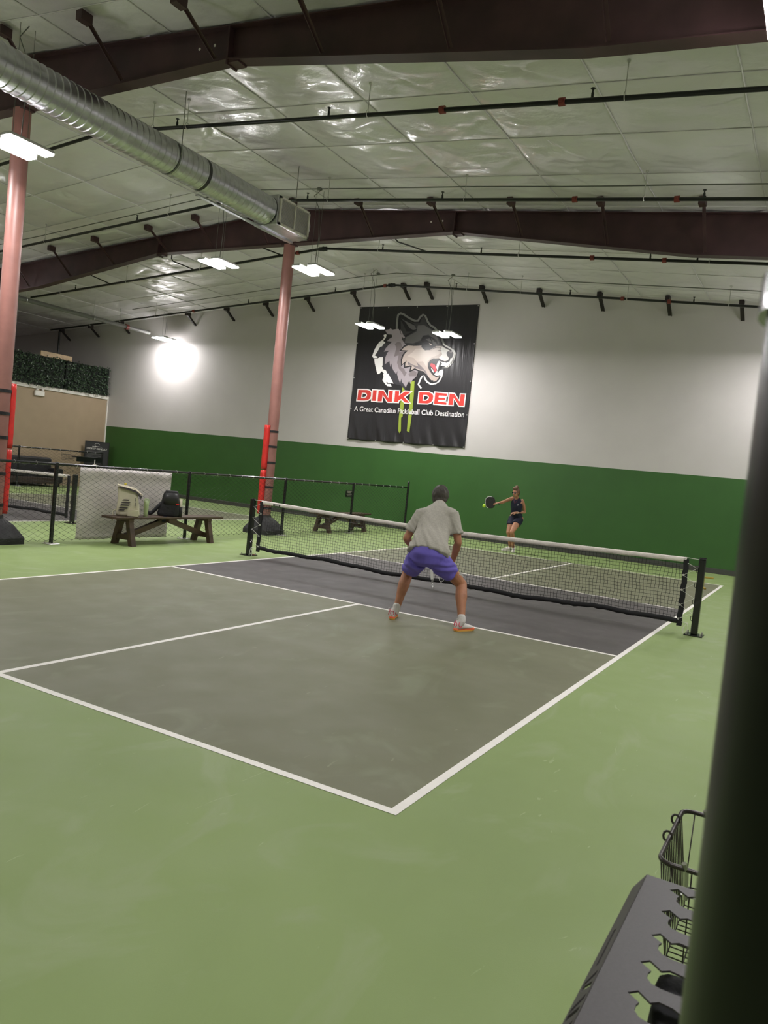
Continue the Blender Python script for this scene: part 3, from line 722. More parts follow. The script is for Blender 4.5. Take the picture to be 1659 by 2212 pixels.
# ------------------------------------------------------------------ court nets
def net_top(dx): return 0.852+0.062*abs(dx/3.35)**1.25
def net_bottom(dx):
    return 0.125+0.045*(abs(dx)/3.3)**2+0.012*math.sin(dx*3.1+1)+0.006*math.sin(dx*9)
def net(cx, cell, full=True, label=''):
    t = thing('court_net', label, 'net', (cx, 0, .1))
    a, b = cx-3.22, cx+3.22
    r = 0.0023 if full else 0.0030
    m = MB(); n = int((b-a)/cell)
    for i in range(n+1):
        x = a+(b-a)*i/n; dx = x-cx; pts = []
        K = 9 if full else 5
        for k in range(K+1):
            v = k/K; z = net_bottom(dx)*(1-v)+(net_top(dx)-.03)*v
            wob = .007*math.sin(k*2.1+i*.7)+.010*noise.noise(Vector((x*2.5, z*4, 5)))
            pts.append(V(x+wob*(1 if 0 < k < K else 0), .008*noise.noise(Vector((x*2, z*3, 9))), z))
        m.tube(pts, r, 3, caps=False)
    rows = int(.78/cell)
    for k in range(1, rows):
        pts = []; N = 150 if full else 40
        for i in range(N+1):
            x = a+(b-a)*i/N; dx = x-cx; v = k/rows
            z = net_bottom(dx)*(1-v)+(net_top(dx)-.03)*v+.006*noise.noise(Vector((x*5, k*1.7, 3)))
            pts.append(V(x, .008*noise.noise(Vector((x*2, z*3, 9))), z))
        m.tube(pts, r, 3, caps=False)
    m.build('netting', MATTEBLACK, t)
    # white headband, folded over the cable
    m = MB(); N = 160; rs = []
    for i in range(N+1):
        x = a-.02+(b-a+.04)*i/N; dx = x-cx; z = net_top(dx)
        w = .006*noise.noise(Vector((x*7, 0, 1))); bt = .056+.004*noise.noise(Vector((x*5, 0, 8)))
        rs.append([V(x, -.010+w, z-bt), V(x, -.013+w, z-.02), V(x, -.008, z-.002), V(x, 0, z+.004), V(x, .008, z-.002), V(x, .013+w, z-.02), V(x, .010+w, z-bt)])
    m.rings(rs); partlabel(m.build('headband', TAPE, t, True), 'white tape along the top')
    # black bottom band, slack and crumpled
    m = MB(); rs = []; N = 260 if full else 60
    for i in range(N+1):
        x = a+(b-a)*i/N; dx = x-cx; z = net_bottom(dx)
        q = .010*noise.noise(Vector((x*9, 0, 4))); q2 = .012*noise.noise(Vector((x*13, 3, 4)))
        rs.append([V(x, -.012+q, z-.040+q2), V(x, -.016+q2, z-.01), V(x, -.008+q, z+.018+q2*.6), V(x, .008-q, z+.018+q2*.6), V(x, .016, z-.01), V(x, .012-q, z-.040+q2)])
    m.rings(rs); m.build('bottom_band', BLACKFABRIC, t, True)
    for s in (-1, 1):
        xx = cx+s*3.24; m = MB(); rs = []
        for k in range(15):
            z = .085+k*(net_top(3.24)-.10)/14; q = .006*math.sin(k*2.2)
            rs.append([V(xx-.030+q, -.012, z), V(xx+.030+q, -.012, z), V(xx+.030+q, .012, z), V(xx-.030+q, .012, z)])
        m.rings(rs); m.build('side_band', BLACKFABRIC, t)
        if full:
            # lacing to the post
            zs = [.80, .70, .62, .52, .44, .34, .26, .17]
            pts = [V(xx+s*.02, -.02, .85)]
            for k, z in enumerate(zs):
                pts.append(V(xx+s*.135, -.028, z) if k % 2 == 0 else V(xx-s*.015, -.02, z))
            m = MB(); m.tube(pts, .0032, 5); partlabel(m.build('lacing_cord', WHITECORD, t), 'white zigzag cord tying the side to the post')
            for z in (.70, .52, .34, .17):
                m = MB(); n_ = 10; m.tube([V(xx-s*.015+.009*math.cos(2*PI*q/n_), -.018, z+.009*math.sin(2*PI*q/n_)) for q in range(n_)], .0035, 5, closed=True); m.build('eyelet', WHITECORD, t)
            m = MB(); m.tube([(xx+s*.0, 0, net_top(3.3)), (cx+s*3.41, 0, .905)], .003, 5); partlabel(m.build('top_cable', WHITECORD, t), 'pale cable over the post')
            m = MB(); m.tube([(xx+s*.03, -.02, .14), (xx+s*.10, -.05, .14), (xx+s*.115, -.06, .08), (xx+s*.10, -.055, .035), (xx+s*.09, -.05, .03)], .004, 5); m.tube([(xx+s*.10, -.05, .14), (xx+s*.06, -.06, .08), (xx+s*.065, -.06, .01)], .0035, 5)
            partlabel(m.build('loose_cord_end', WHITECORD, t), 'loose white cord end')
    if full:
        m = MB(); m.bbox((cx-3.00, -.0155, .852), (cx-2.86, -.013, .882), .0008); partlabel(m.build('brand_patch', BLACK, t), 'small black patch with white print')
        m = MB()
        for k in range(5): m.box((cx-2.965+k*.017, -.0165, .861), (cx-2.953+k*.017, -.0155, .873))
        m.build('patch_print', WHITECORD, t)
        # centre strap
        m = MB(); m.rings([[V(x-.022, -.022, z), V(x+.022, -.022, z), V(x+.022, -.019, z), V(x-.022, -.019, z)] for x, z in ((cx-.02, .84), (cx-.05, .5), (cx-.10, .25), (cx-.075, .12))])
        partlabel(m.build('centre_strap', WHITECORD, t), 'white strap pulling the middle of the net down')
        m = MB(); m.bbox((cx-.085, -.028, .075), (cx-.055, -.018, .13), .003); m.tube([V(cx-.06+.018*math.cos(a_), -.022, .045+.022*math.sin(a_)) for a_ in [2*PI*q/12 for q in range(12)]], .004, 6, closed=True)
        m.tube([V(cx-.05+.014*math.cos(a_), -.022, .02+.014*math.sin(a_)) for a_ in [2*PI*q/12 for q in range(12)]], .004, 6, closed=True)
        partlabel(m.build('strap_buckle', CHROME, t), 'chrome hook and ring')
        m = MB(); m.tube([(cx+.02, -.02, .17), (cx+.045, -.03, .13), (cx+.07, -.03, .108), (cx+.09, -.03, .13), (cx+.115, -.02, .165)], .003, 5); m.build('hanging_cord', WHITECORD, t)
    return t
net(0.0, 0.044, True, 'pickleball net with white top tape in front of the crouching man')
net(-11.17, 0.075, False, 'net of the other court seen through the fence at left')
def net_post(x, s, label):
    t = thing('net_post', label, 'post', (x, 0, 0))
    m = MB(); m.bbox((x-.038, -.038, .012), (x+.038, .038, .915), .010); m.build('shaft', BLACKVINYL, t)
    m = MB(); m.bbox((x-.040, -.040, .905), (x+.040, .040, .925), .008); m.cyl((x+s*-.03, -.03, .926), (x+s*.03, .03, .926), .010, 10); m.build('cap', BLACKVINYL, t)
    m = MB(); m.bbox((x-.105, -.105, 0), (x+.105, .105, .014), .003); pl = m.build('base_plate', BLACKVINYL, t)
    for dx, dy in ((-.08, -.08), (.08, -.08), (.08, .08), (-.08, .08)):
        m = MB(); m.cyl((x+dx, dy, .012), (x+dx, dy, .04), .010, 6); m.build('anchor_bolt', CHROME, pl)
    for z in (.2, .4, .6, .78):
        m = MB(); m.tube([(x-s*.038, -.03, z-.03), (x-s*.056, -.03, z-.02), (x-s*.056, -.03, z+.02), (x-s*.038, -.03, z+.03)], .004, 5); m.build('lacing_hook', BLACKVINYL, t)
net_post(3.42, 1, 'black square net post on the right with a bolted plate')
net_post(-3.42, -1, 'black square net post on the left, in front of the red-padded column')
net_post(-11.17+3.42, 1, 'black net post of the other court, behind the wire fence')
net_post(-11.17-3.42, -1, 'black net post on the far side of the other court')

# ------------------------------------------------------------------ benches
def bench(cx, y0, y1, label):
    t = thing('wooden_bench', label, 'bench', (cx, (y0+y1)/2, 0))
    W = .175
    for k in range(3):
        a = cx-W+k*(2*W/3)
        m = MB(); m.bbox((a+.003, y0, .425), (a+2*W/3-.003, y1, .462), .005); m.build('seat_plank', WOOD, t)
    for y in (y0+.33, y1-.33):
        s0 = 1
        for s in (-1, 1):
            m = MB(); m.rings([[V(cx+s*(x-.04), y-.045, z), V(cx+s*(x+.045), y-.045, z), V(cx+s*(x+.045), y+.045, z), V(cx+s*(x-.04), y+.045, z)] for x, z in ((.20, 0), (.085, .425))])
            m.build('leg', WOOD, t)
        m = MB(); m.bbox((cx-.16, y-.035, .09), (cx+.16, y+.035, .175), .005); m.build('cross_rail', WOOD, t)
        m = MB(); m.bbox((cx-.15, y-.05, .375), (cx+.15, y+.05, .425), .005); m.build('top_rail', WOOD, t)
    ym = (y0+y1)/2
    for y in (y0+.36, y1-.36):
        m = MB(); m.bar((cx, y, .14), (cx, ym+(.05 if y > ym else -.05), .39), .07, .085); m.build('diagonal_brace', WOOD, t)
    m = MB(); m.bbox((cx-.15, ym-.09, .36), (cx+.15, ym+.09, .425), .005); m.build('centre_block', WOOD, t)
    return t
bench(-5.00, -1.52, 0.93, 'brown wooden bench with the two backpacks, in front of the fence')
bench(-5.62, 5.0, 7.25, 'dark wooden bench beyond the fence, seen through the net')

# ------------------------------------------------------------------ remeshed organic shapes
def organic(mb, name, mat, parent=None, voxel=0.01, smooth=4, disp=None, split=None):
    me = bpy.data.meshes.new('tmp'); me.from_pydata([tuple(p) for p in mb.v], [], mb.f)
    bm = bmesh.new(); bm.from_mesh(me); bmesh.ops.recalc_face_normals(bm, faces=bm.faces); bm.to_mesh(me); bm.free()
    o = bpy.data.objects.new('tmp', me); COL.objects.link(o)
    r = o.modifiers.new('r', 'REMESH'); r.mode = 'VOXEL'; r.voxel_size = voxel
    s = o.modifiers.new('s', 'SMOOTH'); s.factor = 0.5; s.iterations = smooth
    dg = bpy.context.evaluated_depsgraph_get()
    me2 = bpy.data.meshes.new_from_object(o.evaluated_get(dg)); me2.name = name
    bpy.data.objects.remove(o); bpy.data.meshes.remove(me)
    if disp:
        ns = [v.normal.copy() for v in me2.vertices]
        for v, n_ in zip(me2.vertices, ns): v.co += n_*disp(v.co)
    for p in me2.polygons: p.use_smooth = True
    me2.materials.clear()
    mats = mat if isinstance(mat, list) else [mat]
    for q in mats: me2.materials.append(q)
    if split:
        for p in me2.polygons: p.material_index = split(p.center)
    ob = bpy.data.objects.new(name, me2); COL.objects.link(ob)
    if parent: attach(ob, parent)
    return ob

def ell(m, c, R, n=16, k=10):
    # ellipsoid: R = 3 axis vectors
    c = Vector(c); rs = []
    for i in range(1, k):
        t = PI*i/k
        rs.append([c + R[0]*(math.sin(t)*math.cos(2*PI*j/n)) + R[1]*(math.sin(t)*math.sin(2*PI*j/n)) - R[2]*math.cos(t) for j in range(n)])
    m.rings(rs)
def limb(m, pts, rad, n=14, flat=None, side=None):
    # tapered round limb through pts, rounded ends; flat scales the radius along 'side'
    P = [Vector(p) for p in pts]; Q = []; R = []
    # resample with catmull-rom
    for i in range(len(P)-1):
        p0 = P[max(i-1, 0)]; p1 = P[i]; p2 = P[i+1]; p3 = P[min(i+2, len(P)-1)]
        S = 5
        for k in range(S):
            t = k/S
            Q.append(0.5*((2*p1)+(p2-p0)*t+(2*p0-5*p1+4*p2-p3)*t*t+(3*p1-p0-3*p2+p3)*t**3)); R.append(rad[i]*(1-t)+rad[i+1]*t)
    Q.append(P[-1]); R.append(rad[-1])
    prev = None; rs = []
    def ring(p, t, r):
        nonlocal prev
        if side is not None:
            u = (Vector(side)-t*t.dot(Vector(side))).normalized()
        elif prev is None: u = t.orthogonal().normalized()
        else: u = (prev-t*prev.dot(t)).normalized()
        prev = u; w = t.cross(u); fl = flat or 1.0
        return [p+(u*math.cos(2*PI*k/n)*fl+w*math.sin(2*PI*k/n))*r for k in range(n)]
    T = []
    for i in range(len(Q)): T.append((Q[min(i+1, len(Q)-1)]-Q[max(i-1, 0)]).normalized())
    for a in (0.25, 0.7): rs.append(ring(Q[0]-T[0]*R[0]*(1-a), T[0], R[0]*math.sin(math.acos(1-a))))
    for q, t, r in zip(Q, T, R): rs.append(ring(q, t, r))
    for a in (0.7, 0.25): rs.append(ring(Q[-1]+T[-1]*R[-1]*(1-a), T[-1], R[-1]*math.sin(math.acos(1-a))))
    m.rings(rs)
def loft(m, secs, side, n=24, sq=1.0):
    # secs: (centre, half_width_along_side, half_depth)
    side = Vector(side).normalized(); rs = []
    C_ = [Vector(s[0]) for s in secs]
    for i, (c, ru, rv) in enumerate(secs):
        t = (C_[min(i+1, len(C_)-1)]-C_[max(i-1, 0)]).normalized()
        u = (side-t*t.dot(side)).normalized(); w = t.cross(u)
        ring = []
        for k in range(n):
            a = 2*PI*k/n; ca, sa = math.cos(a), math.sin(a)
            ring.append(C_[i]+u*ru*math.copysign(abs(ca)**sq, ca)+w*rv*math.copysign(abs(sa)**sq, sa))
        rs.append(ring)
    m.rings(rs)

def hand(m, wrist, d, nrm, thumb_side, curl, s=1.0, spread=0.06):
    # d: direction of the fingers, nrm: back of the hand normal, thumb_side: vector towards the thumb
    d = Vector(d).normalized(); nrm = Vector(nrm); nrm = (nrm-d*nrm.dot(d)).normalized(); ts = Vector(thumb_side); ts = (ts-d*ts.dot(d)-nrm*ts.dot(nrm)).normalized()
    w = Vector(wrist)
    pal = w+d*.05*s
    ell(m, w+d*.045*s, (ts*.042*s, nrm*.017*s, d*.052*s))
    limb(m, [w-d*.02*s, w+d*.03*s], [.026*s, .026*s], flat=1.15, side=ts)
    for i, (off, L) in enumerate(((.030, .074), (.010, .082), (-.010, .076), (-.029, .060))):
        b = w+d*.082*s+ts*off*s; dd = (d+ts*off*spread*20).normalized(); pts = [b-d*.02*s, b]; p = b
        for k, f in enumerate((.45, .32, .23)):
            ang = curl*(.55+.5*k)
            q = (dd*math.cos(ang)-nrm*math.sin(ang)).normalized(); p = p+q*L*f*s; pts.append(p)
        limb(m, pts, [.0095*s, .0095*s, .0088*s, .0080*s, .0068*s], n=8)
    b = w+d*.02*s+ts*.028*s
    q1 = (ts*.8+d*.75-nrm*.25*min(1, curl)).normalized(); q2 = (ts*.25+d*1.0-nrm*.5*min(1, curl+.2)).normalized()
    limb(m, [b, b+q1*.038*s, b+q1*.038*s+q2*.030*s, b+q1*.038*s+q2*.055*s], [.014*s, .0115*s, .010*s, .008*s], n=8)

SKIN_M = nmat('skin_tanned', (0.46, 0.205, 0.115), 0.55, noise_scale=9, noise_amt=0.14, bump=0.10, bump_scale=30)
SKIN_W = nmat('skin_warm', (0.48, 0.235, 0.135), 0.5, noise_scale=9, noise_amt=0.08)
HAIR_G = nmat('hair_grey', (0.030, 0.025, 0.020), 0.6, noise_scale=24, color2=(0.085, 0.074, 0.060), stretch=(1, 1, .25), bump=0.9, bump_scale=45)
HAIR_B = nmat('hair_blonde_brown', (0.07, 0.035, 0.016), 0.5, noise_scale=24, color2=(0.26, 0.15, 0.08), stretch=(1, 1, .3), bump=0.8, bump_scale=50)
SHIRT = nmat('shirt_heather', (0.46, 0.435, 0.39), 0.85, noise_scale=60, noise_amt=0.10, bump=0.15, bump_scale=60)
SHORTS = nmat('shorts_violet', (0.15, 0.115, 0.54), 0.7, noise_scale=9, noise_amt=0.05)
SOCK = nmat('sock_white', (0.75, 0.72, 0.70), 0.8, bump=.3, bump_scale=80)
SHOE = nmat('shoe_white', (0.78, 0.74, 0.72), 0.5)
SHOEMARK = nmat('shoe_pink', (0.75, 0.10, 0.16), 0.5)
SOLE_O = nmat('sole_orange', (0.95, 0.17, 0.07), 0.5)
SOLE_Y = nmat('sole_yellow', (0.95, 0.50, 0.10), 0.5)
NAVY = nmat('navy_cloth', (0.008, 0.011, 0.032), 0.75, noise_scale=20, noise_amt=0.2)
PLUM = nmat('plum_trim', (0.10, 0.012, 0.03), 0.6)
GLASS = nmat('lens_dark', (0.01, 0.01, 0.012), 0.1, spec=0.8)
BLUEFRAME = nmat('frame_blue', (0.03, 0.06, 0.2), 0.3)

# ------------------------------------------------------------------ the man
def shoe(parent, heel, yaw, lift, mats, s=1.0, pitch=0.0):
    # heel on the ground, toe direction yaw (radians)
    M = Matrix.Translation(heel) @ Matrix.Rotation(yaw, 4, 'Z') @ Matrix.Rotation(pitch, 4, 'Y')
    white, mid, low = mats
    def outline(k, z):
        # k widens
        prof = [(-.012, .0), (-.006, .026), (.03, .036), (.10, .034), (.17, .044), (.23, .046), (.27, .034), (.292, .0), (.275, -.036), (.23, -.044), (.17, -.040), (.10, -.030), (.03, -.036), (-.006, -.026)]
        return [M @ V(.14*s+(x-.14)*s*k, y*s*k, z*s) for x, y in prof]
    m = MB(); m.rings([outline(.96, 0), outline(1.02, .012), outline(1.0, .020)]); a = autosmooth(m.build('outsole', low, parent), 60)
    m = MB(); m.rings([outline(1.03, .0195), outline(1.04, .030), outline(.97, .042)]); b = autosmooth(m.build('midsole', mid, parent), 60)
    m = MB()
    rs = []
    for x, hw, h in ((-.008, .018, .070), (.01, .034, .112), (.045, .040, .128), (.09, .038, .118), (.13, .039, .100), (.18, .043, .082), (.23, .043, .068), (.265, .032, .058), (.286, .014, .046)):
        ring = []
        for k in range(12):
            a_ = PI*k/11; ring.append(M @ V(x*s, hw*s*math.cos(a_), .036*s+(h-.036)*s*math.sin(a_)**.8))
        rs.append(ring)
    m.rings(rs); up = m.build('upper', white, parent, True)
    for i in range(5):
        x = .085+i*.022; h = (.110, .100, .090, .082, .074)[i]
        q = MB(); q.tube([M @ V(x*s, -.022*s, (h-.010)*s), M @ V((x+.003)*s, 0, (h+.004)*s), M @ V(x*s, .022*s, (h-.010)*s)], .0035*s, 5); q.build('lace', white, up)
    for sg in (-1, 1):
        q = MB(); q.tube([M @ V((.07+.012*math.cos(a_)*1.2)*s, sg*(.024+.022*math.sin(a_/2)**2*1.6)*s, (.122+.016*math.sin(a_))*s) for a_ in [2*PI*k/12 for k in range(12)]], .0035*s, 5, closed=True); q.build('lace_bow', white, up)
    return M
man = thing('person', 'man in grey T-shirt and violet shorts crouching with his back to the camera', 'person', (1.1, -2.45, 0))
f = Vector((-.3, .954, 0)).normalized(); sd = Vector((.954, .3, 0)).normalized()
J = dict(head=V(.888, -2.06, 1.375), neck=V(.938, -2.146, 1.265), pelvis=V(1.07, -2.587, .735),
         shL=V(.812, -2.334, 1.168), shR=V(1.148, -2.228, 1.205), elL=V(.712, -2.425, .879), wrL=V(.665, -2.185, .77), elR=V(1.243, -2.24, .897), wrR=V(1.123, -2.068, .671),
         hipL=V(.964, -2.60, .70), hipR=V(1.15, -2.535, .715), knL=V(.722, -2.33, .50), knR=V(1.315, -2.20, .452),
         anL=V(.722, -2.52, .10), anR=V(1.462, -2.445, .10))
body = MB()
sp = [J['pelvis'], V(1.045, -2.52, .83), V(1.01, -2.41, .95), V(.975, -2.29, 1.08), V(.955, -2.21, 1.17), V(.942, -2.16, 1.235)]
loft(body, [(J['pelvis']-V(0, .01, .06), .10, .09), (sp[0], .155, .115), (sp[1], .150, .105), (sp[2], .150, .105), (sp[3], .17, .115), (sp[4], .17, .10), (sp[5], .08, .07)], sd)
limb(body, [V(.950, -2.19, 1.22), V(.925, -2.125, 1.29), V(.905, -2.08, 1.34)], [.062, .055, .055])
hd = V(.893, -2.065, 1.375)
fh = (f+V(0, 0, -.12)).normalized(); uph = (V(0, 0, 1)+f*.12).normalized(); sh_ = fh.cross(uph).normalized()
ell(body, hd, (sh_*.074, fh*.092, uph*.112), 20, 14)
ell(body, hd+fh*.028-uph*.055, (sh_*.056, fh*.066, uph*.058))
limb(body, [hd+fh*.086-uph*.0, hd+fh*.112-uph*.030], [.010, .014], n=8)       # nose
for s in (-1, 1):
    ell(body, hd+sh_*s*.077-uph*.012+fh*.004, (sh_*.010, fh*.019, uph*.030), 10, 8)   # ears
for S, s in (('L', -1), ('R', 1)):
    sh0, el, wr = J['sh'+S], J['el'+S], J['wr'+S]
    limb(body, [sh0-V(sd)*s*.03, sh0.lerp(el, .4), sh0.lerp(el, .9), el], [.047, .046, .042, .040])
    limb(body, [el, el.lerp(wr, .3), el.lerp(wr, .7), wr], [.040, .043, .034, .027])
    fd = (wr-el).normalized()
    hand(body, wr, (fd+f*.3-sd*s*.35).normalized(), sd*s+V(0, 0, .3), V(0, 0, 1)+f*.3, 1.0, 1.0)
    hp, kn, an = J['hip'+S], J['kn'+S], J['an'+S]
    limb(body, [hp, hp.lerp(kn, .5)+V(0, 0, .012), hp.lerp(kn, .88), kn], [.078, .076, .064, .060])
    calf = kn.lerp(an, .33)-f*.022
    limb(body, [kn, calf, kn.lerp(an, .62)-f*.010, kn.lerp(an, .9), an], [.058, .064, .047, .037, .038])
    ell(body, kn+f*.02, (sd*.045, f*.035, V(0, 0, .05)))
organic(body, 'body', SKIN_M, man, 0.0065, 3)
# hair
h = MB(); ell(h, hd-fh*.004+uph*.006, (sh_*.094, fh*.102, uph*.112), 20, 14)
ell(h, hd-fh*.035-uph*.052, (sh_*.078, fh*.064, uph*.080), 16, 10)
def hd_disp(c):
    return 0.005*noise.noise(c*28)+0.004*abs(noise.noise(Vector((c.x*60, c.y*60, c.z*16))))
hair = organic(h, 'hair', HAIR_G, man, 0.007, 2, hd_disp)
# trim the face side off the hair
bm = bmesh.new(); bm.from_mesh(hair.data)
kill = [v for v in bm.verts if (v.co-hd).dot(fh) > .045+.35*max(0, (v.co-hd).dot(uph))]
bmesh.ops.delete(bm, geom=kill, context='VERTS'); bm.to_mesh(hair.data); bm.free()
# shirt
c = MB()
loft(c, [(V(1.065, -2.585, .765), .222, .150), (V(1.06, -2.56, .80), .212, .148), (V(1.035, -2.50, .87), .190, .138), (sp[2], .176, .130), (sp[3]+V(0, 0, .005), .192, .133), (V(.966, -2.245, 1.145), .192, .122), (V(.950, -2.190, 1.215), .150, .098), (V(.938, -2.150, 1.262), .095, .078), (V(.930, -2.125, 1.292), .066, .066)], sd, 28)
for S, s in (('L', -1), ('R', 1)):
    sh0, el = J['sh'+S], J['el'+S]
    a = sh0.lerp(sp[4], .40); e = sh0.lerp(el, .72)
    dd = (e-sh0).normalized()
    limb(c, [a, sh0-V(0, 0, .010)-sd*s*.012], [.082, .066])
    loft(c, [(sh0-dd*.01-sd*s*.004, .066, .068), (sh0.lerp(el, .25), .068, .072), (sh0.lerp(el, .5), .070, .072), (e, .070, .074)], sd)
def folds(c):
    t = noise.noise(Vector((c.x*5+c.z*4, c.y*3, c.z*2.2)))
    t2 = noise.noise(Vector((c.x*11+c.z*9, c.y*6, c.z*4+5)))
    dgl = (c-V(1.0, -2.35, 1.0)).dot(sd)*.8+(c.z-1.0)*.55
    rg = 1-abs(noise.noise(Vector((dgl*16, c.z*3.0, c.y*2))))*2.4
    lowz = max(0, min(1, (1.16-c.z)*4))
    return 0.010*t+0.007*abs(t2)+0.019*max(0, rg)*lowz-0.003
shirt = organic(c, 'shirt', SHIRT, man, 0.010, 4, folds)
m = MB(); rs = []
# shorts
c = MB()
loft(c, [(V(1.065, -2.575, .83), .165, .125), (V(1.07, -2.587, .76), .190, .145), (V(1.06, -2.585, .70), .188, .135), (V(1.055, -2.57, .665), .15, .10)], sd, 24)
for S, s in (('L', -1), ('R', 1)):
    hp, kn = J['hip'+S], J['kn'+S]; k = .66 if S == 'L' else .55
    loft(c, [(hp, .118, .122), (hp.lerp(kn, .3), .114, .118), (hp.lerp(kn, k-.1), .102, .105), (hp.lerp(kn, k), .104, .106)], sd, 20)
def sfold(c):
    return 0.010*math.sin(c.z*75+6*noise.noise(c*6))*max(0, min(1, (.76-c.z)*9))*.55+0.006*noise.noise(c*9)
organic(c, 'shorts', SHORTS, man, 0.009, 4, sfold)
m = MB(); q = J['hipR'].lerp(J['knR'], .52)+sd*.112+V(0, 0, .02)
m.poly([q, q+V(.03, .01, -.045), q+V(-.012, -.004, -.03)], sd*.006); partlabel(m.build('white_logo', SOCK, man), 'small white mark on the right leg of the shorts')
for S, hl, yaw in (('L', V(.710, -2.575, 0), math.atan2(.93, -.36)), ('R', V(1.43, -2.50, 0), math.radians(68))):
    an = J['an'+S]
    m = MB(); M = shoe(man, hl, yaw, 0, (SHOE, SOLE_O, SOLE_Y), .88)
    limb(m, [an+V(0, 0, .030)+(J['kn'+S]-an)*.04, an+V(0, 0, .005), M @ V(.045, 0, .075)], [.041, .043, .042]); m.build('sock', SOCK, man, True)
    for sg in (-1, 1):
        m = MB(); m.tube([M @ V(.030+.022*math.cos(a_), sg*(.0365-.006*math.sin(a_)), .075+.026*math.sin(a_)) for a_ in [2*PI*k/14 for k in range(14)]], .004, 5, closed=True); partlabel(m.build('shoe_ring_mark', SHOEMARK, man), 'pink ring on the side of the shoe')
    m = MB(); m.tube([M @ V(-.004+.012*abs(math.cos(a_))*0, .018*math.cos(a_), .073+.024*math.sin(a_)) for a_ in [2*PI*k/14 for k in range(14)]], .004, 5, closed=True); m.build('shoe_ring_mark', SHOEMARK, man)

# ------------------------------------------------------------------ the woman
wom = thing('person', 'woman in navy sleeveless top and shorts swinging a paddle by the green wall', 'person', (-1.65, 7.4, 0))
f2 = V(-.25, -1, 0).normalized(); s2 = V(-1, .25, 0).normalized()     # s2 points to her right hand side
K = dict(head=V(-1.60, 7.17, 1.392), neck=V(-1.600, 7.25, 1.262), pelvis=V(-1.622, 7.43, .800),
         shR=V(-1.735, 7.28, 1.245), elR=V(-1.862, 7.11, 1.145), wrR=V(-1.905, 6.90, 1.105), shL=V(-1.465, 7.32, 1.215), elL=V(-1.442, 7.44, .955), wrL=V(-1.565, 7.235, .930),
         hipR=V(-1.700, 7.41, .79), hipL=V(-1.540, 7.43, .79), knR=V(-1.700, 7.22, .455), anR=V(-1.690, 7.42, .10), knL=V(-1.590, 7.14, .475), anL=V(-1.600, 7.38, .10))
b = MB()
loft(b, [(K['pelvis']-V(0, 0, .07), .09, .08), (K['pelvis'], .145, .10), (V(-1.618, 7.39, .90), .120, .085), (V(-1.612, 7.35, .99), .118, .085), (V(-1.605, 7.31, 1.09), .138, .10), (V(-1.602, 7.29, 1.18), .145, .085), (V(-1.600, 7.27, 1.24), .07, .06)], s2)
limb(b, [V(-1.600, 7.27, 1.22), V(-1.600, 7.22, 1.30), V(-1.600, 7.20, 1.33)], [.050, .044, .046])
hw = K['head']; fw = (V(-.35, -1, -.25)).normalized(); uw = (V(0, 0, 1)+V(-.10, -.22, 0)).normalized(); uw = (uw-fw*uw.dot(fw)).normalized(); sw = fw.cross(uw).normalized()
ell(b, hw, (sw*.068, fw*.085, uw*.102), 20, 14); ell(b, hw+fw*.024-uw*.05, (sw*.050, fw*.060, uw*.054))
limb(b, [hw+fw*.080, hw+fw*.100-uw*.028], [.008, .012], n=8)
for s in (-1, 1): ell(b, hw+sw*s*.070-uw*.010, (sw*.009, fw*.016, uw*.026), 10, 8)
for S, s in (('R', 1), ('L', -1)):
    a0, e0, w0 = K['sh'+S], K['el'+S], K['wr'+S]
    limb(b, [a0-s2*s*.03, a0.lerp(e0, .4), e0], [.047, .040, .033]); limb(b, [e0, e0.lerp(w0, .35), w0], [.034, .034, .022])
    hp, kn, an = K['hip'+S], K['kn'+S], K['an'+S]
    limb(b, [hp, hp.lerp(kn, .5), kn], [.090, .076, .052]); limb(b, [kn, kn.lerp(an, .33)-f2*.018, kn.lerp(an, .7), an], [.052, .052, .038, .033])
hand(b, K['wrR'], V(-1, -.12, -.02), V(0, -.2, 1), V(0, -1, .2), 1.25, .9)
hand(b, K['wrL'], V(-.95, -.25, -.2), V(0, -.5, .8), V(0, -.6, .7), .5, .9, .12)
organic(b, 'body', SKIN_W, wom, 0.0065, 3)
h = MB(); ell(h, hw-fw*.010+uw*.012, (sw*.078, fw*.088, uw*.108), 20, 14); ell(h, hw-fw*.04-uw*.02, (sw*.066, fw*.058, uw*.07))
hair = organic(h, 'hair', HAIR_B, wom, 0.007, 2, lambda c: .005*noise.noise(c*30))
bm = bmesh.new(); bm.from_mesh(hair.data)
bmesh.ops.delete(bm, geom=[v for v in bm.verts if (v.co-hw).dot(fw) > .030+.75*max(0, (v.co-hw).dot(uw)-.02)], context='VERTS'); bm.to_mesh(hair.data); bm.free()
h = MB(); ell(h, hw-fw*.035+uw*.118, (sw*.050, fw*.045, uw*.042)); ell(h, hw+uw*.100+fw*.02, (sw*.062, fw*.055, uw*.036)); organic(h, 'hair_bun', HAIR_B, wom, .006, 1, lambda c: .006*noise.noise(c*40))
h = MB(); ell(h, hw-fw*.07-uw*.10+sw*.02, (sw*.03, fw*.03, uw*.055)); organic(h, 'hair_ends', HAIR_B, wom, .007, 1, lambda c: .006*noise.noise(c*40))
m = MB()
for s in (-1, 1):
    m.tube([hw+fw*(.083-.006*abs(math.cos(a_)))+sw*(s*.032+.024*math.cos(a_))+uw*(.006+.014*math.sin(a_)) for a_ in [2*PI*k/14 for k in range(14)]], .0032, 5, closed=True)
    m.tube([hw+fw*.075+sw*s*.056+uw*.01, hw+sw*s*.074+uw*.01], .003, 5)
m.tube([hw+fw*.087+sw*.010+uw*.008, hw+fw*.087-sw*.010+uw*.008], .003, 5)
g = m.build('glasses', BLUEFRAME, wom)
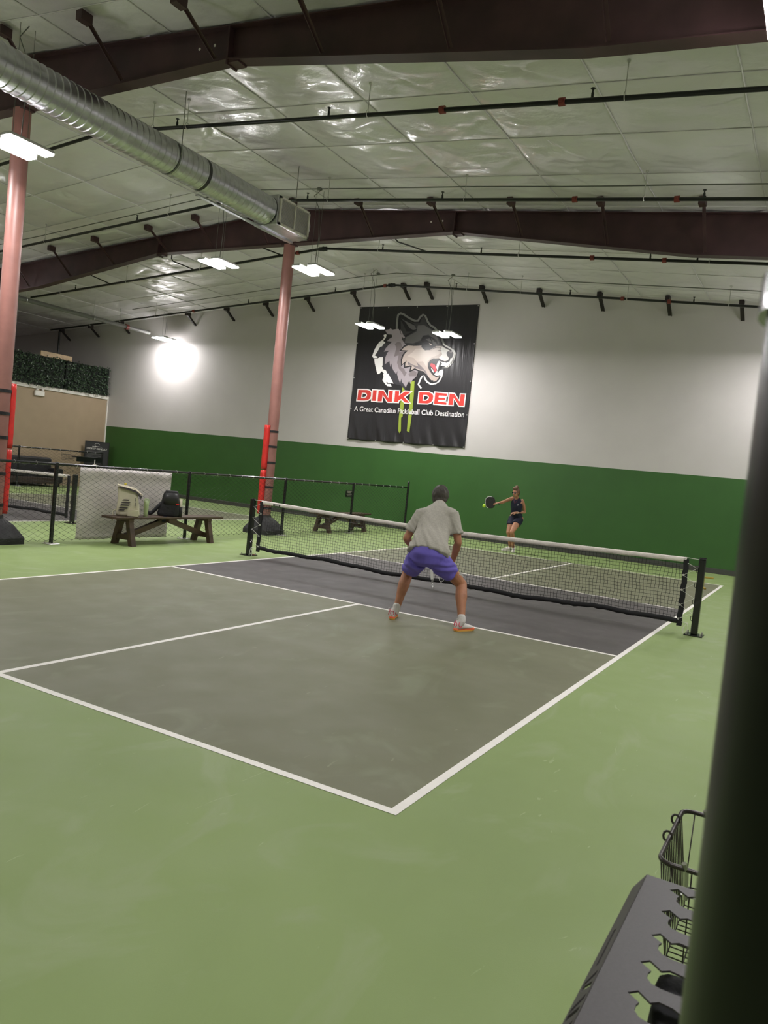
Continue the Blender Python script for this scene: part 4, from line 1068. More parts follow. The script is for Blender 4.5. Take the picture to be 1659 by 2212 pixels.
for s in (-1, 1):
    m = MB(); m.poly([hw+fw*.081+sw*(s*.032+.021*math.cos(a_))+uw*(.006+.012*math.sin(a_)) for a_ in [2*PI*k/12 for k in range(12)]], fw*.002); m.build('lens', GLASS, g)
m = MB(); ell(m, hw+fw*.079-uw*.055, (sw*.022, fw*.006, uw*.006), 10, 6); partlabel(m.build('lips', nmat('lips', (.35, .09, .07), .5), wom, True), 'closed mouth')
c = MB()
loft(c, [(V(-1.620, 7.40, .86), .150, .115), (V(-1.616, 7.37, .93), .138, .105), (V(-1.612, 7.34, 1.0), .136, .102), (V(-1.605, 7.31, 1.09), .152, .115), (V(-1.602, 7.29, 1.17), .140, .10), (V(-1.600, 7.275, 1.235), .105, .070), (V(-1.600, 7.265, 1.265), .060, .058)], s2, 24)
top = organic(c, 'sleeveless_top', NAVY, wom, 0.009, 3, lambda c: .006*noise.noise(c*9))
m = MB(); n_ = V(-1.610, 7.165, 1.10)
m.tube([V(-1.650, 7.203, 1.245), V(-1.610, 7.187, 1.12), V(-1.555, 7.212, 1.245)], .007, 5); partlabel(m.build('neck_trim', PLUM, wom, True), 'plum coloured V neck edge')
m = MB(); m.poly([V(-1.545, 7.187, 1.115), V(-1.525, 7.190, 1.125), V(-1.520, 7.191, 1.105), V(-1.538, 7.187, 1.095)], (0, -.006, 0)); partlabel(m.build('chest_logo', SOCK, wom), 'tiny white chest mark')
c = MB()
loft(c, [(V(-1.620, 7.42, .89), .145, .11), (K['pelvis'], .165, .118), (K['pelvis']-V(0, 0, .06), .165, .115), (K['pelvis']-V(0, 0, .11), .11, .08)], s2, 24)
for S in 'RL':
    hp, kn = K['hip'+S], K['kn'+S]; loft(c, [(hp, .098, .104), (hp.lerp(kn, .3), .100, .104), (hp.lerp(kn, .52 if S == 'R' else .42), .100, .103)], s2, 18)
organic(c, 'shorts', NAVY, wom, 0.009, 3, lambda c: .005*noise.noise(c*12))
m = MB(); d_ = (K['wrL']-K['elL']).normalized(); p_ = K['wrL']-d_*.02; m.tube([p_-d_*.012, p_+d_*.012], .029, 14); wt = m.build('watch_band', SOCK, wom, True)
m = MB(); ell(m, p_+V(0, -.012, .024), (V(.016, 0, 0), V(0, .012, -.006), V(0, .004, .008)), 12, 6); partlabel(m.build('watch_face', BLACK, wom, True), 'dark watch face')
for S, yaw in (('R', math.atan2(-.75, -.65)), ('L', math.atan2(-.95, .25))):
    an = K['an'+S]; hl = V(an.x+.0, an.y+.05, 0)
    M = shoe(wom, hl, yaw, 0, (SHOE, SHOE, SOCK), .86)
    m = MB(); limb(m, [an+V(0, 0, .05), an, M @ V(.04, 0, .065)], [.037, .037, .036]); m.build('sock', SOCK, wom, True)
# paddle and ball
PAD = nmat('paddle_face', (0.02, 0.018, 0.018), 0.6); EDGE = nmat('paddle_edge_white', (.7, .7, .68), .4)
pd = thing('pickleball_paddle', 'black paddle with a pale edge held out by the woman', 'paddle', (-2.08, 6.92, 1.10))
def pad_out(s_, c=V(-2.095, 6.885, 1.108), w=.118, hgt=.132):
    out = []
    for k in range(28):
        a_ = 2*PI*k/28; ca, sa = math.cos(a_), math.sin(a_)
        out.append(c+V(-.96, .0, -.06).normalized()*(w*s_*math.copysign(abs(ca)**.75, ca))+V(-.06, -.05, .99).normalized()*(hgt*s_*math.copysign(abs(sa)**.75, sa)))
    return out
m = MB(); m.poly([p+V(0, .007, 0) for p in pad_out(.97)], (0, -.014, 0)); m.build('face', PAD, pd)
po = pad_out(1.0); m = MB(); m.tube(po[0:9]+[], .008, 6); m.tube(po[-6:]+po[0:1], .008, 6); partlabel(m.build('edge_guard', EDGE, pd, True), 'pale edge guard')
m = MB(); m.tube(po[8:23], .007, 6); m.build('edge_guard', PAD, pd, True)
m = MB(); m.tube([V(-1.975, 6.885, 1.10), V(-1.95, 6.885, 1.10), V(-1.862, 6.885, 1.098)], [.022, .016, .017], 10); m.build('handle', BLACKFABRIC, pd)
BALL = nmat('ball_yellow_green', (.55, .85, .05), .5)
m = MB(); m.sphere((-2.225, 6.86, 1.012), .038, 20, 14)
ball = thing('pickleball', 'yellow-green ball in the air just left of the woman\'s paddle', 'ball', (-2.225, 6.86, 1.012)); m.build('shell', BALL, ball, True)
HOLE = nmat('ball_hole', (.06, .09, .01), .8)
for k in range(14):
    a_ = k*2.4; z = -0.85+1.7*k/13; rr = math.sqrt(1-z*z); n_ = V(rr*math.cos(a_), rr*math.sin(a_), z)
    m = MB(); c0 = V(-2.225, 6.86, 1.012)+n_*.0372; m.cyl(c0, c0+n_*.001, .005, 8); m.build('hole', HOLE, ball)

# ------------------------------------------------------------------ backpacks and bottle on the bench
CREAM = nmat('bag_cream', (.50, .46, .34), .6, noise_scale=8, noise_amt=.06, bump=.2, bump_scale=10)
CREAMD = nmat('bag_ink', (.05, .04, .045), .6)
bx, by, bz = -5.02, -1.13, .462
dirv = V(.72, -.69, 0).normalized(); rt = V(.69, .72, 0).normalized()     # front faces the camera
def BP(u, d, z): return V(bx, by, bz)+rt*u+dirv*d+V(0, 0, z)
bag = thing('backpack', 'cream backpack with dark stripes standing on the bench end', 'backpack', (bx, by, bz))
c = MB(); rs = []
for z, hw_, hd_, off_, dd in ((0, .170, .10, .0, 0), (.03, .182, .115, .0, .0), (.14, .172, .112, -.004, 0), (.28, .158, .10, -.012, -.005), (.40, .150, .085, -.03, -.01), (.455, .142, .07, -.045, -.015)):
    rs.append([BP(off_+hw_*math.copysign(abs(math.cos(a))**.45, math.cos(a)), dd+hd_*math.copysign(abs(math.sin(a))**.45, math.sin(a)), z) for a in [2*PI*k/28 for k in range(28)]])
c.rings(rs); organic(c, 'main_body', CREAM, bag, .010, 3, lambda q: .006*noise.noise(q*12))
m = MB(); m.rings([[BP(-.19, .085, .47), BP(-.19, -.06, .485), BP(-.19, -.06, .50), BP(-.19, .085, .487)], [BP(-.02, .095, .435), BP(-.02, -.07, .455), BP(-.02, -.07, .475), BP(-.02, .095, .452)], [BP(.10, .08, .40), BP(.10, -.07, .415), BP(.10, -.07, .44), BP(.10, .08, .42)], [BP(.20, .03, .335), BP(.20, -.06, .335), BP(.205, -.06, .35), BP(.205, .03, .35)]])
m.build('top_flap', CREAM, bag)
m = MB(); m.rings([[BP(-.16, .090, .455), BP(-.16, .094, .468)], [BP(-.02, .100, .415), BP(-.02, .100, .434)], [BP(.10, .086, .375), BP(.10, .086, .405)], [BP(.20, .035, .27), BP(.20, .035, .335)]], caps=False) if 0 else m.box((0, 0, 0), (0, 0, 0))
m = MB(); m.poly([BP(-.155, .095, .448), BP(-.02, .104, .420), BP(.10, .095, .385), BP(.185, .05, .28), BP(.195, .045, .33), BP(.10, .090, .418), BP(-.02, .101, .448), BP(-.16, .093, .470)], dirv*.006); partlabel(m.build('open_mouth', CREAMD, bag), 'dark opening under the flap')
m = MB(); m.rings([[BP(u, .10, z), BP(u, .145, z+0.0), BP(u, .145, z2), BP(u, .10, z2)] for u, z, z2 in ((.0, .01, .10), (.10, .01, .11), (.165, .012, .105))]); m.build('front_pocket', CREAM, bag)
for k, (u0, u1, z0) in enumerate(((-.10, .0, .245), (-.115, .012, .205), (-.13, .01, .165), (-.145, -.02, .12), (-.15, -.06, .085))):
    m = MB(); m.poly([BP(u0, .117, z0), BP(u1, .119, z0+.004), BP(u1+.02, .119, z0+.024), BP(u0+.025, .117, z0+.022)], dirv*.004); partlabel(m.build('stripe', CREAMD, bag), 'dark slanted stripe')
for k in range(7):
    m = MB(); m.poly([BP(.095, .118, .15+k*.022), BP(.11, .118, .15+k*.022), BP(.112, .117, .162+k*.022), BP(.097, .117, .162+k*.022)], dirv*.004); m.build('side_letter_mark', CREAMD, bag)
m = MB(); m.tube([BP(-.17, .02, .10), BP(-.23, .03, .06), BP(-.22, .05, .02), BP(-.235, .06, -.05), BP(-.22, .06, -.09)], .012, 6); m.build('strap', CREAM, bag, True)
m = MB(); m.sphere(BP(-.07, .02, .505), .022, 10, 6); partlabel(m.build('yellow_tag', nmat('tag_yellow', (.6, .5, .05), .5), bag, True), 'small yellow tag on top')

b2 = thing('backpack', 'black backpack slumped on the middle of the bench', 'backpack', (-5.0, -.22, bz))
bx, by = -5.02, -.28
c = MB(); rs = []
for z, hw_, hd_, off_ in ((0, .17, .11, .02), (.04, .18, .12, .02), (.16, .165, .115, .03), (.28, .14, .10, .04), (.38, .125, .085, .045), (.43, .10, .06, .05)):
    rs.append([BP(off_+hw_*math.copysign(abs(math.cos(a))**.55, math.cos(a)), hd_*math.copysign(abs(math.sin(a))**.55, math.sin(a)), z) for a in [2*PI*k/28 for k in range(28)]])
c.rings(rs); organic(c, 'main_body', BLACKFABRIC, b2, .010, 3, lambda q: .008*noise.noise(q*11))
m = MB(); rs = []
for z, hw_ in ((.20, .125), (.30, .118), (.39, .095)):
    rs.append([BP(.045+hw_*math.cos(a), .085+.035*math.sin(a), z) for a in [2*PI*k/20 for k in range(20)]])
m.rings(rs); m.build('upper_pocket', nmat('bag_black_sheen', (.022, .022, .024), .45), b2, True)
m = MB(); m.tube([BP(-.10, .04, .22), BP(-.18, .06, .12), BP(-.26, .07, .03), BP(-.30, .08, .012)], [.03, .032, .03, .02], 8); m.tube([BP(-.26, .06, .05), BP(-.33, .05, .04), BP(-.36, .04, .012)], .022, 8); m.build('shoulder_strap', BLACKFABRIC, b2, True)
m = MB(); m.rings([[BP(u-.03, .17, z), BP(u+.03, .17, z), BP(u+.03, .178, z), BP(u-.03, .178, z)] for u, z in ((-.03, .01), (-.04, -.04), (-.05, -.09))]); m.build('dangling_strap', NAVY, b2)
m = MB(); m.bbox((-.0, -.0, 0), (.001, .001, .001), .0001); m = MB(); m.poly([BP(.13, .118, .20), BP(.18, .10, .20), BP(.18, .10, .225), BP(.13, .118, .225)], dirv*.005); partlabel(m.build('red_label', REDPAD, b2), 'small red label')
m = MB(); m.cyl(BP(.205, .02, .01), BP(.205, .02, .30), .030, 12); partlabel(m.build('pocket_bottle', CREAM, b2, True), 'pale bottle top in the side pocket')
m = MB(); m.cyl(BP(.205, .02, .0), BP(.205, .02, .17), .040, 12); m.build('side_pocket', BLACKFABRIC, b2, True)

BOT = nmat('bottle_green', (.42, .52, .28), .4)
bt = thing('water_bottle', 'pale green water bottle between the two backpacks', 'bottle', (-4.93, -.86, bz))
m = MB(); n = 20; cx_, cy_ = -4.93, -.84
m.rings([[V(cx_+r_*math.cos(2*PI*k/n), cy_+r_*math.sin(2*PI*k/n), bz+z) for k in range(n)] for z, r_ in ((0, .030), (.004, .033), (.09, .036), (.19, .040), (.20, .038))]); autosmooth(m.build('flask', BOT, bt), 50)
m = MB(); m.rings([[V(cx_+r_*math.cos(2*PI*k/n), cy_+r_*math.sin(2*PI*k/n), bz+z) for k in range(n)] for z, r_ in ((.20, .041), (.235, .041), (.245, .030), (.262, .024))]); m.tube([V(cx_-.03, cy_-.03, bz+.24), V(cx_-.02, cy_-.02, bz+.285), V(cx_+.02, cy_+.02, bz+.285), V(cx_+.03, cy_+.03, bz+.24)], .007, 6)
autosmooth(m.build('lid', BOT, bt), 50)

# ------------------------------------------------------------------ hedge panels, board, emergency light on the left wall
LEAF = nmat('leaf_dark', (.018, .040, .020), .30, noise_scale=9, color2=(.09, .14, .08))
def hedge(y0, y1, label):
    t = thing('artificial_hedge', label, 'hedge', (-17.9, (y0+y1)/2, 3.2), None)
    m = MB(); m.box((-17.985, y0+.02, 3.27), (-17.90, y1-.02, 4.20)); m.build('backing', nmat('hedge_backing', (.006, .010, .006), .9), t)
    m = MB(); rnd = random.Random(int(y0*10)); area = (y1-y0)*1.06
    for k in range(int(area*520)):
        p = V(-17.90+rnd.uniform(-.02, .07), rnd.uniform(y0+.04, y1-.04), rnd.uniform(3.24, 4.24))
        d = V(rnd.uniform(-.2, 1), rnd.uniform(-1, 1), rnd.uniform(-1.2, .6)).normalized(); u = d.orthogonal().normalized()
        u = (Matrix.Rotation(rnd.uniform(0, 6.28), 3, d) @ u); L_ = rnd.uniform(.05, .085); w_ = L_*.38; nn = d.cross(u)*.008
        b_ = len(m.v); m.v += [p, p+d*L_*.5+u*w_+nn, p+d*L_, p+d*L_*.5-u*w_+nn]; m.f += [(b_, b_+1, b_+2), (b_, b_+2, b_+3)]
    o = m.build('leaves', LEAF, t); o['kind'] = 'stuff'
hedge(-2.0, 3.2, 'dark green artificial hedge strip hidden behind the left column')
hedge(3.22, 7.35, 'dark green artificial hedge panel under the pale board, left part')
hedge(7.37, 9.19, 'dark green artificial hedge panel ending at the back wall')
m = MB(); m.bbox((-17.985, 6.42, 4.201), (-17.93, 7.62, 4.37), .004); tag(m.build('pale_board', PINE), 'pale wooden board lying on top of the hedge', 'board')
t = thing('emergency_light', 'small white emergency light box on the beige wall', 'light', (-17.98, 6.5, 3.0))
m = MB(); m.bbox((-18.0, 6.33, 2.90), (-17.93, 6.68, 3.07), .012); m.build('box', OFFWHITE, t)
for y in (6.40, 6.61):
    m = MB(); m.sphere((-17.95, y, 3.10), .045, 10, 8, (1, 1, .8)); m.build('lamp_head', OFFWHITE, t, True)

# ------------------------------------------------------------------ things beside the beige wall
t = thing('easel_poster', 'black poster board with white heading in the far left corner', 'sign', (-17.75, 8.85, 0))
PB = nmat('poster_black', (.016, .017, .018), .45); PW = nmat('poster_white', (.75, .73, .68), .6)
a0 = V(-17.86, 8.35, 0); a1 = V(-17.42, 9.02, 0); du = (a1-a0).normalized(); W_ = (a1-a0).length; nf = V(du.y, -du.x, 0)
def PP(u, z, d=0.0): return a0+du*u*W_+V(0, 0, z)+nf*d
m = MB(); m.poly([PP(0, .78), PP(1, .78), PP(1, 1.61), PP(0, 1.61)], nf*.015); m.build('board', PB, t)
m = MB()
for a, b in (((0, .78), (1, .80)), ((0, 1.59), (1, 1.61)), ((0, .78), (.03, 1.61)), ((.97, .78), (1, 1.61))): m.poly([PP(a[0], a[1], .015), PP(b[0], a[1], .015), PP(b[0], b[1], .015), PP(a[0], b[1], .015)], nf*.01)
m.build('frame', BLACK, t)
m = MB(); m.tube([PP(.5+.10*math.cos(q), 1.49+.055*math.sin(q), .017) for q in [2*PI*k/20 for k in range(17)]], .004, 5); m.build('ring_emblem', PW, t)
for z, u0, u1, hh in ((1.425, .3, .7, .012), (1.27, .1, .72, .008), (1.235, .1, .66, .008), (1.18, .1, .7, .008), (1.145, .1, .6, .008), (1.09, .1, .68, .008), (1.05, .1, .55, .008), (.99, .1, .7, .008)):
    m = MB(); m.poly([PP(u0, z, .0152), PP(u1, z, .0152), PP(u1, z+hh, .0152), PP(u0, z+hh, .0152)], nf*.001); m.build('printed_line', PW if hh > .01 else nmat('poster_grey', (.16, .16, .16), .6), t)
for u in (.1, .9):
    m = MB(); m.bar(PP(u, 0, -.02), PP(u, .80, -.005), .025, .025, up=nf); m.build('easel_leg', BLACK, t)
m = MB(); m.bar(PP(.5, 0, -.40), PP(.5, 1.5, -.01), .025, .025, up=nf); m.build('easel_leg', BLACK, t)
POSTER = t

def text(body, size, mat, name, parent, origin, ux, uz, nrm, extrude=0.001, bold=0.0, width=None):
    cu = bpy.data.curves.new(name, 'FONT'); cu.body = body; cu.size = size; cu.extrude = extrude; cu.offset = bold
    o = bpy.data.objects.new('tmp', cu); COL.objects.link(o)
    dg = bpy.context.evaluated_depsgraph_get(); me = bpy.data.meshes.new_from_object(o.evaluated_get(dg)); bpy.data.objects.remove(o)
    xs_ = [v.co.x for v in me.vertices]; k = width/(max(xs_)-min(xs_)) if width else 1.0; x0 = min(xs_)
    for v in me.vertices:
        c_ = v.co.copy(); v.co = Vector(origin)+Vector(ux)*(c_.x-x0)*k+Vector(uz)*c_.y+Vector(nrm)*(c_.z+extrude)
    me.materials.clear(); me.materials.append(mat); ob = bpy.data.objects.new(name, me); COL.objects.link(ob)
    if parent: attach(ob, parent)
    return ob
text('CODE OF CONDUCT', .085, PW, 'heading_text', POSTER, PP(.08, 1.325, .0152), du, V(0, 0, 1), nf, .0008, .001, W_*.84)

# low counter with paddles along fence 2
t = thing('paddle_shelf', 'black paddle shelf on the far fence below the poster', 'shelf', (-16.85, 7.9, .95))
m = MB(); m.bbox((-16.98, 7.15, 1.02), (-16.72, 8.15, 1.06), .004); m.build('shelf_plate', BLACK, t)
m = MB(); m.bbox((-16.74, 7.15, .90), (-16.72, 8.15, 1.03), .002); m.build('front_lip', BLACK, t)
t2 = thing('pickleball_paddle', 'light grey paddle hanging from the far shelf', 'paddle', (-16.70, 7.85, .8))
m = MB(); m.poly([V(-16.70, 7.85+.10*math.copysign(abs(math.cos(q))**.7, math.cos(q)), .72+.13*math.copysign(abs(math.sin(q))**.7, math.sin(q))) for q in [2*PI*k/20 for k in range(20)]], (.012, 0, 0)); m.build('face', VINYLSHEET, t2)
m = MB(); m.cyl((-16.694, 7.85, .84), (-16.694, 7.85, 1.0), .015, 8); m.build('handle', VINYLSHEET, t2)
def basket(t, x0, x1, y0, y1, z0, z1, r_rim, r_w, nx_, ny_, ins=.03):
    def q(x, y, z):
        k = (z-z0)/(z1-z0); e = ins*(1-k)
        return V(min(max(x, x0+e), x1-e), min(max(y, y0+e), y1-e), z)
    def loop(z, rr=.03):
        k = (z-z0)/(z1-z0); e = ins*(1-k); a, b, c_, d = x0+e, x1-e, y0+e, y1-e; pts = []
        for (cx_, cy_, st) in ((b-rr, d-rr, 0), (a+rr, d-rr, 1), (a+rr, c_+rr, 2), (b-rr, c_+rr, 3)):
            for k_ in range(5): an = PI/2*(st+k_/4); pts.append(V(cx_+rr*math.cos(an), cy_+rr*math.sin(an), z))
        return pts
    m = MB(); m.tube(loop(z1), r_rim, 8, closed=True); m.build('rim', WIRE, t, True)
    for i in range(nx_+1):
        x = x0+.03+(x1-x0-.06)*i/nx_
        m = MB(); m.tube([q(x, y0, z1), q(x, y0, z0+.04), q(x, y0+.035, z0), q(x, y1-.035, z0), q(x, y1, z0+.04), q(x, y1, z1)], r_w, 5); m.build('wire', WIRE, t, True)
    for i in range(ny_+1):
        y = y0+.03+(y1-y0-.06)*i/ny_
        m = MB(); m.tube([q(x0, y, z1), q(x0, y, z0+.04), q(x0+.035, y, z0), q(x1-.035, y, z0), q(x1, y, z0+.04), q(x1, y, z1)], r_w, 5); m.build('wire', WIRE, t, True)
    m = MB(); m.tube(loop(z0+.05), r_w*1.4, 6, closed=True); m.build('lower_hoop', WIRE, t, True)
t = thing('wire_basket', 'small wire basket on the far fence left of the black shelf', 'basket', (-16.8, 6.9, .9))
basket(t, -16.98, -16.72, 6.72, 7.10, .92, 1.10, .006, .003, 4, 5)
# sofa by the wall
t = thing('sofa', 'low black sofa against the beige wall behind the far fence', 'sofa', (-17.5, 5.6, 0))
SOFA = nmat('sofa_black', (.018, .018, .020), .55, noise_scale=4, noise_amt=.4)
m = MB(); m.bbox((-17.94, 4.0, .42), (-17.72, 7.0, .92), .05); m.build('backrest', SOFA, t)
for k in range(3):
    m = MB(); m.bbox((-17.71, 4.2+k*.87, .30), (-17.16, 4.2+k*.87+.85, .48), .04); m.build('seat_cushion', SOFA, t)
m = MB(); m.bbox((-17.92, 4.05, .10), (-17.15, 6.95, .30), .02); m.build('base', nmat('sofa_base', (.05, .03, .022), .6), t)
for y in (4.0, 6.82):
    m = MB(); m.bbox((-17.70, y, .12), (-17.14, y+.19, .60), .03); m.build('arm', SOFA, t)
for x, y in ((-17.85, 4.1), (-17.85, 6.9), (-17.2, 4.1), (-17.2, 6.9)):
    m = MB(); m.cyl((x, y, 0), (x, y, .11), .025, 8); m.build('leg', BLACK, t)
# yellow item
YEL = nmat('yellow_plastic', (.50, .36, .07), .5)
t = thing('yellow_stand', 'small yellow T-shaped stand on the floor by the far right court corner', 'stand', (2.86, 5.7, 0))
m = MB(); m.tube([(2.80, 5.55, .02), (2.80, 5.55, .20)], .022, 8); m.build('upright', YEL, t, True)
m = MB(); m.tube([(2.80, 5.55, .02), (2.86, 5.45, .02)], .02, 8); m.build('foot', YEL, t, True)
m = MB(); m.tube([(2.77, 5.55, .215), (2.96, 5.62, .215)], .018, 8); m.build('arm', YEL, t, True)

# ------------------------------------------------------------------ paddle rack and basket beside the camera
t = thing('paddle_rack', 'dark grey sheet-metal paddle rack with notched slots, bottom right corner', 'rack', (4.5, -8.8, .9))
ya, yb = -9.30, -8.395; xa, xb = 4.402, 4.63
slot = [(0, 0), (.012, .013), (.031, -.003), (.041, .006), (.060, .004), (.082, -.010), (.088, -.026), (.078, -.042), (.058, -.047), (.037, -.047), (.024, -.043), (.016, -.033), (.0155, -.020), (.018, -.0125)]
bm = bmesh.new()
outer = [(xa, ya), (xb, ya), (xb, yb), (xa, yb)]
edges = []
def ring2(pts):
    vs_ = [bm.verts.new((x, y, .90)) for x, y in pts]
    for i in range(len(vs_)): edges.append(bm.edges.new((vs_[i], vs_[(i+1) % len(vs_)])))
ring2(outer)
for k in range(10):
    yt = -8.424-.0835*k
    ring2([(4.4455+x, yt+y) for x, y in slot])
bmesh.ops.triangle_fill(bm, edges=edges, use_beauty=True)
me = bpy.data.meshes.new('top_plate'); bm.to_mesh(me); bm.free()
me.materials.append(GREYSTEEL); o = bpy.data.objects.new('top_plate', me); COL.objects.link(o); attach(o, t)
sm = o.modifiers.new('s', 'SOLIDIFY'); sm.thickness = .003; sm.offset = 0
bm = bmesh.new(); edges = []
q0 = V(xa, 0, .90); dn = V(-.021, 0, -.030)
def F(u, v): return (q0.x+dn.x*v, ya+(yb-ya)*u, q0.z+dn.z*v)
def ring3(pts):
    vs_ = [bm.verts.new(F(u, v)) for u, v in pts]
    for i in range(len(vs_)): edges.append(bm.edges.new((vs_[i], vs_[(i+1) % len(vs_)])))
ring3([(0, 0), (1, 0), (.995, 1), (0, 1)])
def uy(y): return (y-ya)/(yb-ya)
ring3([(uy(-8.585), .42), (uy(-8.585), .60), (uy(-8.70), .60), (uy(-8.70), .42)])
for k in range(14):
    y = -8.725-.032*k
    lean = (.012, -.010, .016, .0)[k % 4]
    ring3([(uy(y), .15), (uy(y-.014), .15), (uy(y-.014-lean), .85), (uy(y-lean), .85)])
bmesh.ops.triangle_fill(bm, edges=edges, use_beauty=True)
me = bpy.data.meshes.new('front_flange'); bm.to_mesh(me); bm.free()
me.materials.append(GREYSTEEL); o = bpy.data.objects.new('front_flange', me); COL.objects.link(o); attach(o, t)
sm = o.modifiers.new('s', 'SOLIDIFY'); sm.thickness = .003; sm.offset = 0
partlabel(o, 'slanted front edge with cut-out lettering')
m = MB(); m.box((xb-.003, ya, .86), (xb+.003, yb, .90)); m.box((xb, -9.2, .84), (xb+.05, -9.16, .90)); m.box((xb, -8.5, .84), (xb+.05, -8.46, .90)); m.build('wall_bracket', GREYSTEEL, t)
# dark pouch hanging under the rack
c = MB(); c.rings([[V(4.470, -9.1, z), V(4.600, -9.1, z), V(4.600, -8.61, z), V(4.470, -8.61, z)] for z in (.60, .70, .80, .862)])
o = organic(c, 'hanging_pouch', BLACKFABRIC, None, .012, 2, lambda q: .012*noise.noise(q*18)); tag(o, 'dark cloth pouch hanging under the near end of the paddle rack', 'pouch')
t = thing('wire_basket', 'black wire basket beyond the paddle rack, bottom right', 'basket', (4.5, -7.8, .5))
basket(t, 4.365, 4.64, -7.985, -7.625, .51, .75, .0062, .0017, 5, 13, .035)
for (x, y) in ((4.365, -7.73), (4.365, -7.85)):
    m = MB(); m.tube([V(x+.010*math.cos(q)-.004, y, .757+.013*math.sin(q)) for q in [PI*1.5*k/8-.4 for k in range(9)]], .003, 5); m.build('hook', WIRE, t)
for y in (-7.985, -7.625):
    m = MB(); m.tube([V(4.42, y-.006, .765), V(4.425, y, .75), V(4.43, y+.004, .68)], .006, 6); m.tube([(4.42, y+.004, .69), (4.64, y+.004, .69)], .003, 5); m.build('hook', CHROME, t)

# ------------------------------------------------------------------ banner on the back wall
def bdisp(x, z):
    k = max(0, 1-z/1.1)
    return -0.030-0.003*math.sin(x*5.5+.8)-0.0025*math.sin(x*11+z*1.3)-k*k*(.030*abs(math.sin(x*PI/.95+.3))+.012*math.sin(x*17+z*6))
BXM = {}
def bm_mat(n, c, r=.35): BXM['banner_'+n] = nmat('banner_'+n, c, r)
BXM['banner_black'] = nmat('banner_black', (.016, .015, .017), .30, spec=.6, bump=.6, bump_scale=2.0, stretch=(5, 1, .5)); bm_mat('grey', (.045, .043, .050)); bm_mat('outline', (.20, .20, .19)); bm_mat('white', (.80, .78, .76)); bm_mat('ink', (.010, .010, .012))
bm_mat('lavender', (.33, .29, .31)); bm_mat('fur_shade', (.20, .17, .175)); bm_mat('fur', (.46, .38, .34)); bm_mat('fur_light', (.58, .50, .45)); bm_mat('top_grey', (.040, .038, .040)); bm_mat('mid_grey', (.12, .115, .115))
bm_mat('nose', (.03, .03, .03)); bm_mat('red', (.62, .05, .07)); bm_mat('letter', (.60, .045, .035)); bm_mat('green', (.28, .36, .045))
banner = thing('wall_banner', 'large black vinyl banner with a snarling wolf head and red lettering', 'banner', (-5.8, 9.27, 2.4))
BX, BZ = -7.7, 2.4
nx, nz = 120, 90; vs = []; fs = []
for j in range(nz+1):
    for i in range(nx+1):
        u, v = i/nx, j/nz; x = u*3.75; z = v*3.84
        zz = z-(1-v)**3*0.0+0.012*math.sin(u*PI*9)*(1 if v == 0 else 0)
        vs.append(V(BX+x, Y1+bdisp(x, z)+.008, BZ+zz))
for j in range(nz):
    for i in range(nx): a = j*(nx+1)+i; fs.append((a, a+1, a+nx+2, a+nx+1))
m = MB(); m.v = vs; m.f = fs; o = m.build('vinyl', BXM['banner_black'], banner, True)
s_ = o.modifiers.new('s', 'SOLIDIFY'); s_.thickness = .003; s_.offset = 1
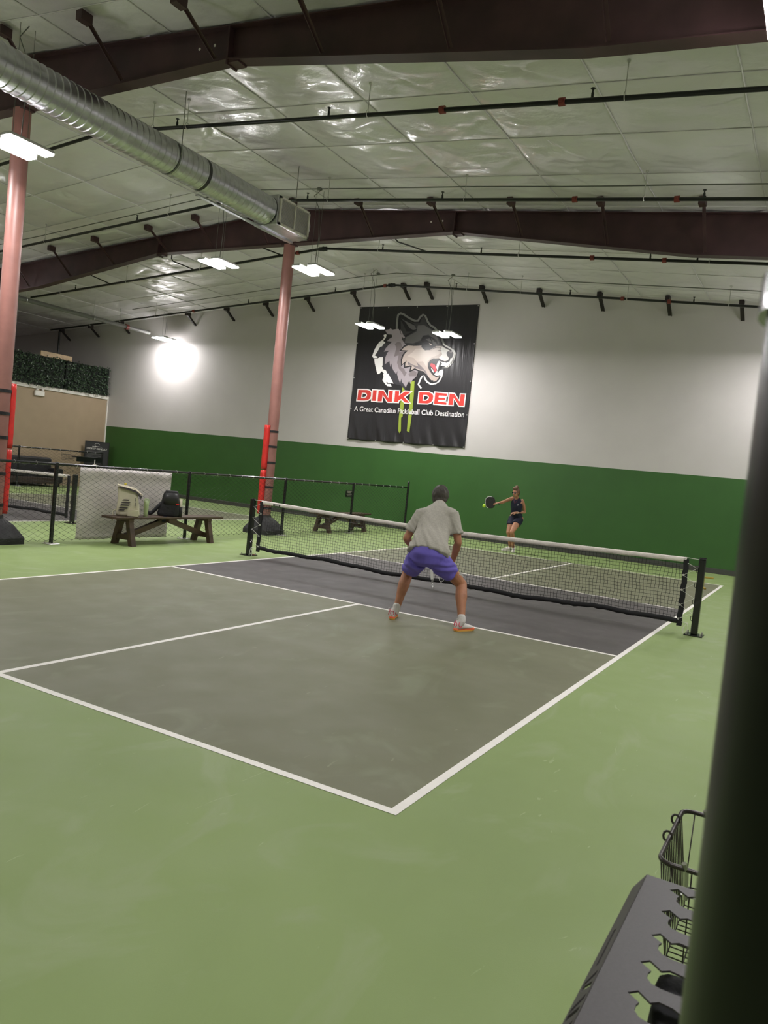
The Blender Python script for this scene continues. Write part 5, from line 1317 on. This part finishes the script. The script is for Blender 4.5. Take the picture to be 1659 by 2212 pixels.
for cname, layer, flat in ART:
    pts = [(flat[i]/1000, flat[i+1]/1000) for i in range(0, len(flat), 2)]
    bm = bmesh.new()
    vv = [bm.verts.new((x, 0, z)) for x, z in pts]
    ee = [bm.edges.new((vv[i], vv[(i+1) % len(vv)])) for i in range(len(vv))]
    try: bmesh.ops.triangle_fill(bm, edges=ee, use_beauty=True)
    except Exception: pass
    for _ in range(5):
        lg = [e for e in bm.edges if e.calc_length() > .10]
        if not lg: break
        bmesh.ops.subdivide_edges(bm, edges=lg, cuts=1); bmesh.ops.triangulate(bm, faces=bm.faces)
    for v in bm.verts:
        v.co = Vector((BX+v.co.x, Y1+bdisp(v.co.x, v.co.z)-.004-.0016*layer, BZ+v.co.z))
    bmesh.ops.recalc_face_normals(bm, faces=bm.faces)
    me = bpy.data.meshes.new('print_shape'); bm.to_mesh(me); bm.free()
    me.materials.append(BXM['banner_'+cname]); o = bpy.data.objects.new('print_shape', me); COL.objects.link(o); attach(o, banner)
def twidth(body, size=.20):
    cu = bpy.data.curves.new('w', 'FONT'); cu.body = body; cu.size = size; cu.offset = .0022
    o = bpy.data.objects.new('tmp', cu); COL.objects.link(o)
    me = bpy.data.meshes.new_from_object(o.evaluated_get(bpy.context.evaluated_depsgraph_get())); bpy.data.objects.remove(o)
    x_ = [v.co.x for v in me.vertices]; bpy.data.meshes.remove(me); return max(x_)-min(x_)
slogan = 'A Great Canadian Pickleball Club Destination'; ks = 3.50/twidth(slogan); done = ''
for wd in slogan.split(' '):
    done = (done+' '+wd).strip(); ww = twidth(wd); st = (twidth(done)-ww)*ks
    text(wd, .20, BXM['banner_white'], 'slogan_word', banner, (-7.545+st, Y1-.058, 3.235), (1, 0, 0), (0, 0, 1), (0, -1, 0), .0005, .0022, ww*ks)
for i in range(5):
    for z in (2.43, 6.21):
        m = MB(); x = -7.66+i*.92; m.cyl((x, Y1+bdisp(x-BX, z-BZ)-.002, z), (x, Y1+bdisp(x-BX, z-BZ)-.006, z), .018, 12); m.build('grommet', CHROME, banner)
for z in (3.3, 4.2, 5.2):
    for x in (-7.67, -3.98):
        m = MB(); m.cyl((x, Y1+bdisp(x-BX, z-BZ)-.002, z), (x, Y1+bdisp(x-BX, z-BZ)-.006, z), .018, 12); m.build('grommet', CHROME, banner)

# ------------------------------------------------------------------ groups of repeated things
GROUPS = {'roof_beam': 'maroon roof beams', 'steel_column': 'red-brown steel columns', 'sprinkler_pipe': 'black sprinkler pipes under the roof', 'wiring_conduit': 'grey wiring conduits under the roof',
          'court_net': 'court nets', 'net_post': 'black net posts', 'wooden_bench': 'wooden benches along the fence', 'backpack': 'backpacks on the bench', 'artificial_hedge': 'artificial hedge panels above the beige wall',
          'chain_link_fence': 'black chain-link fences', 'wire_basket': 'wire baskets on the fences', 'pickleball_paddle': 'paddles'}
for o in scene.objects:
    if o.parent is None and 'category' in o:
        g = GROUPS.get(o.name.split('.')[0])
        if g: o['group'] = g
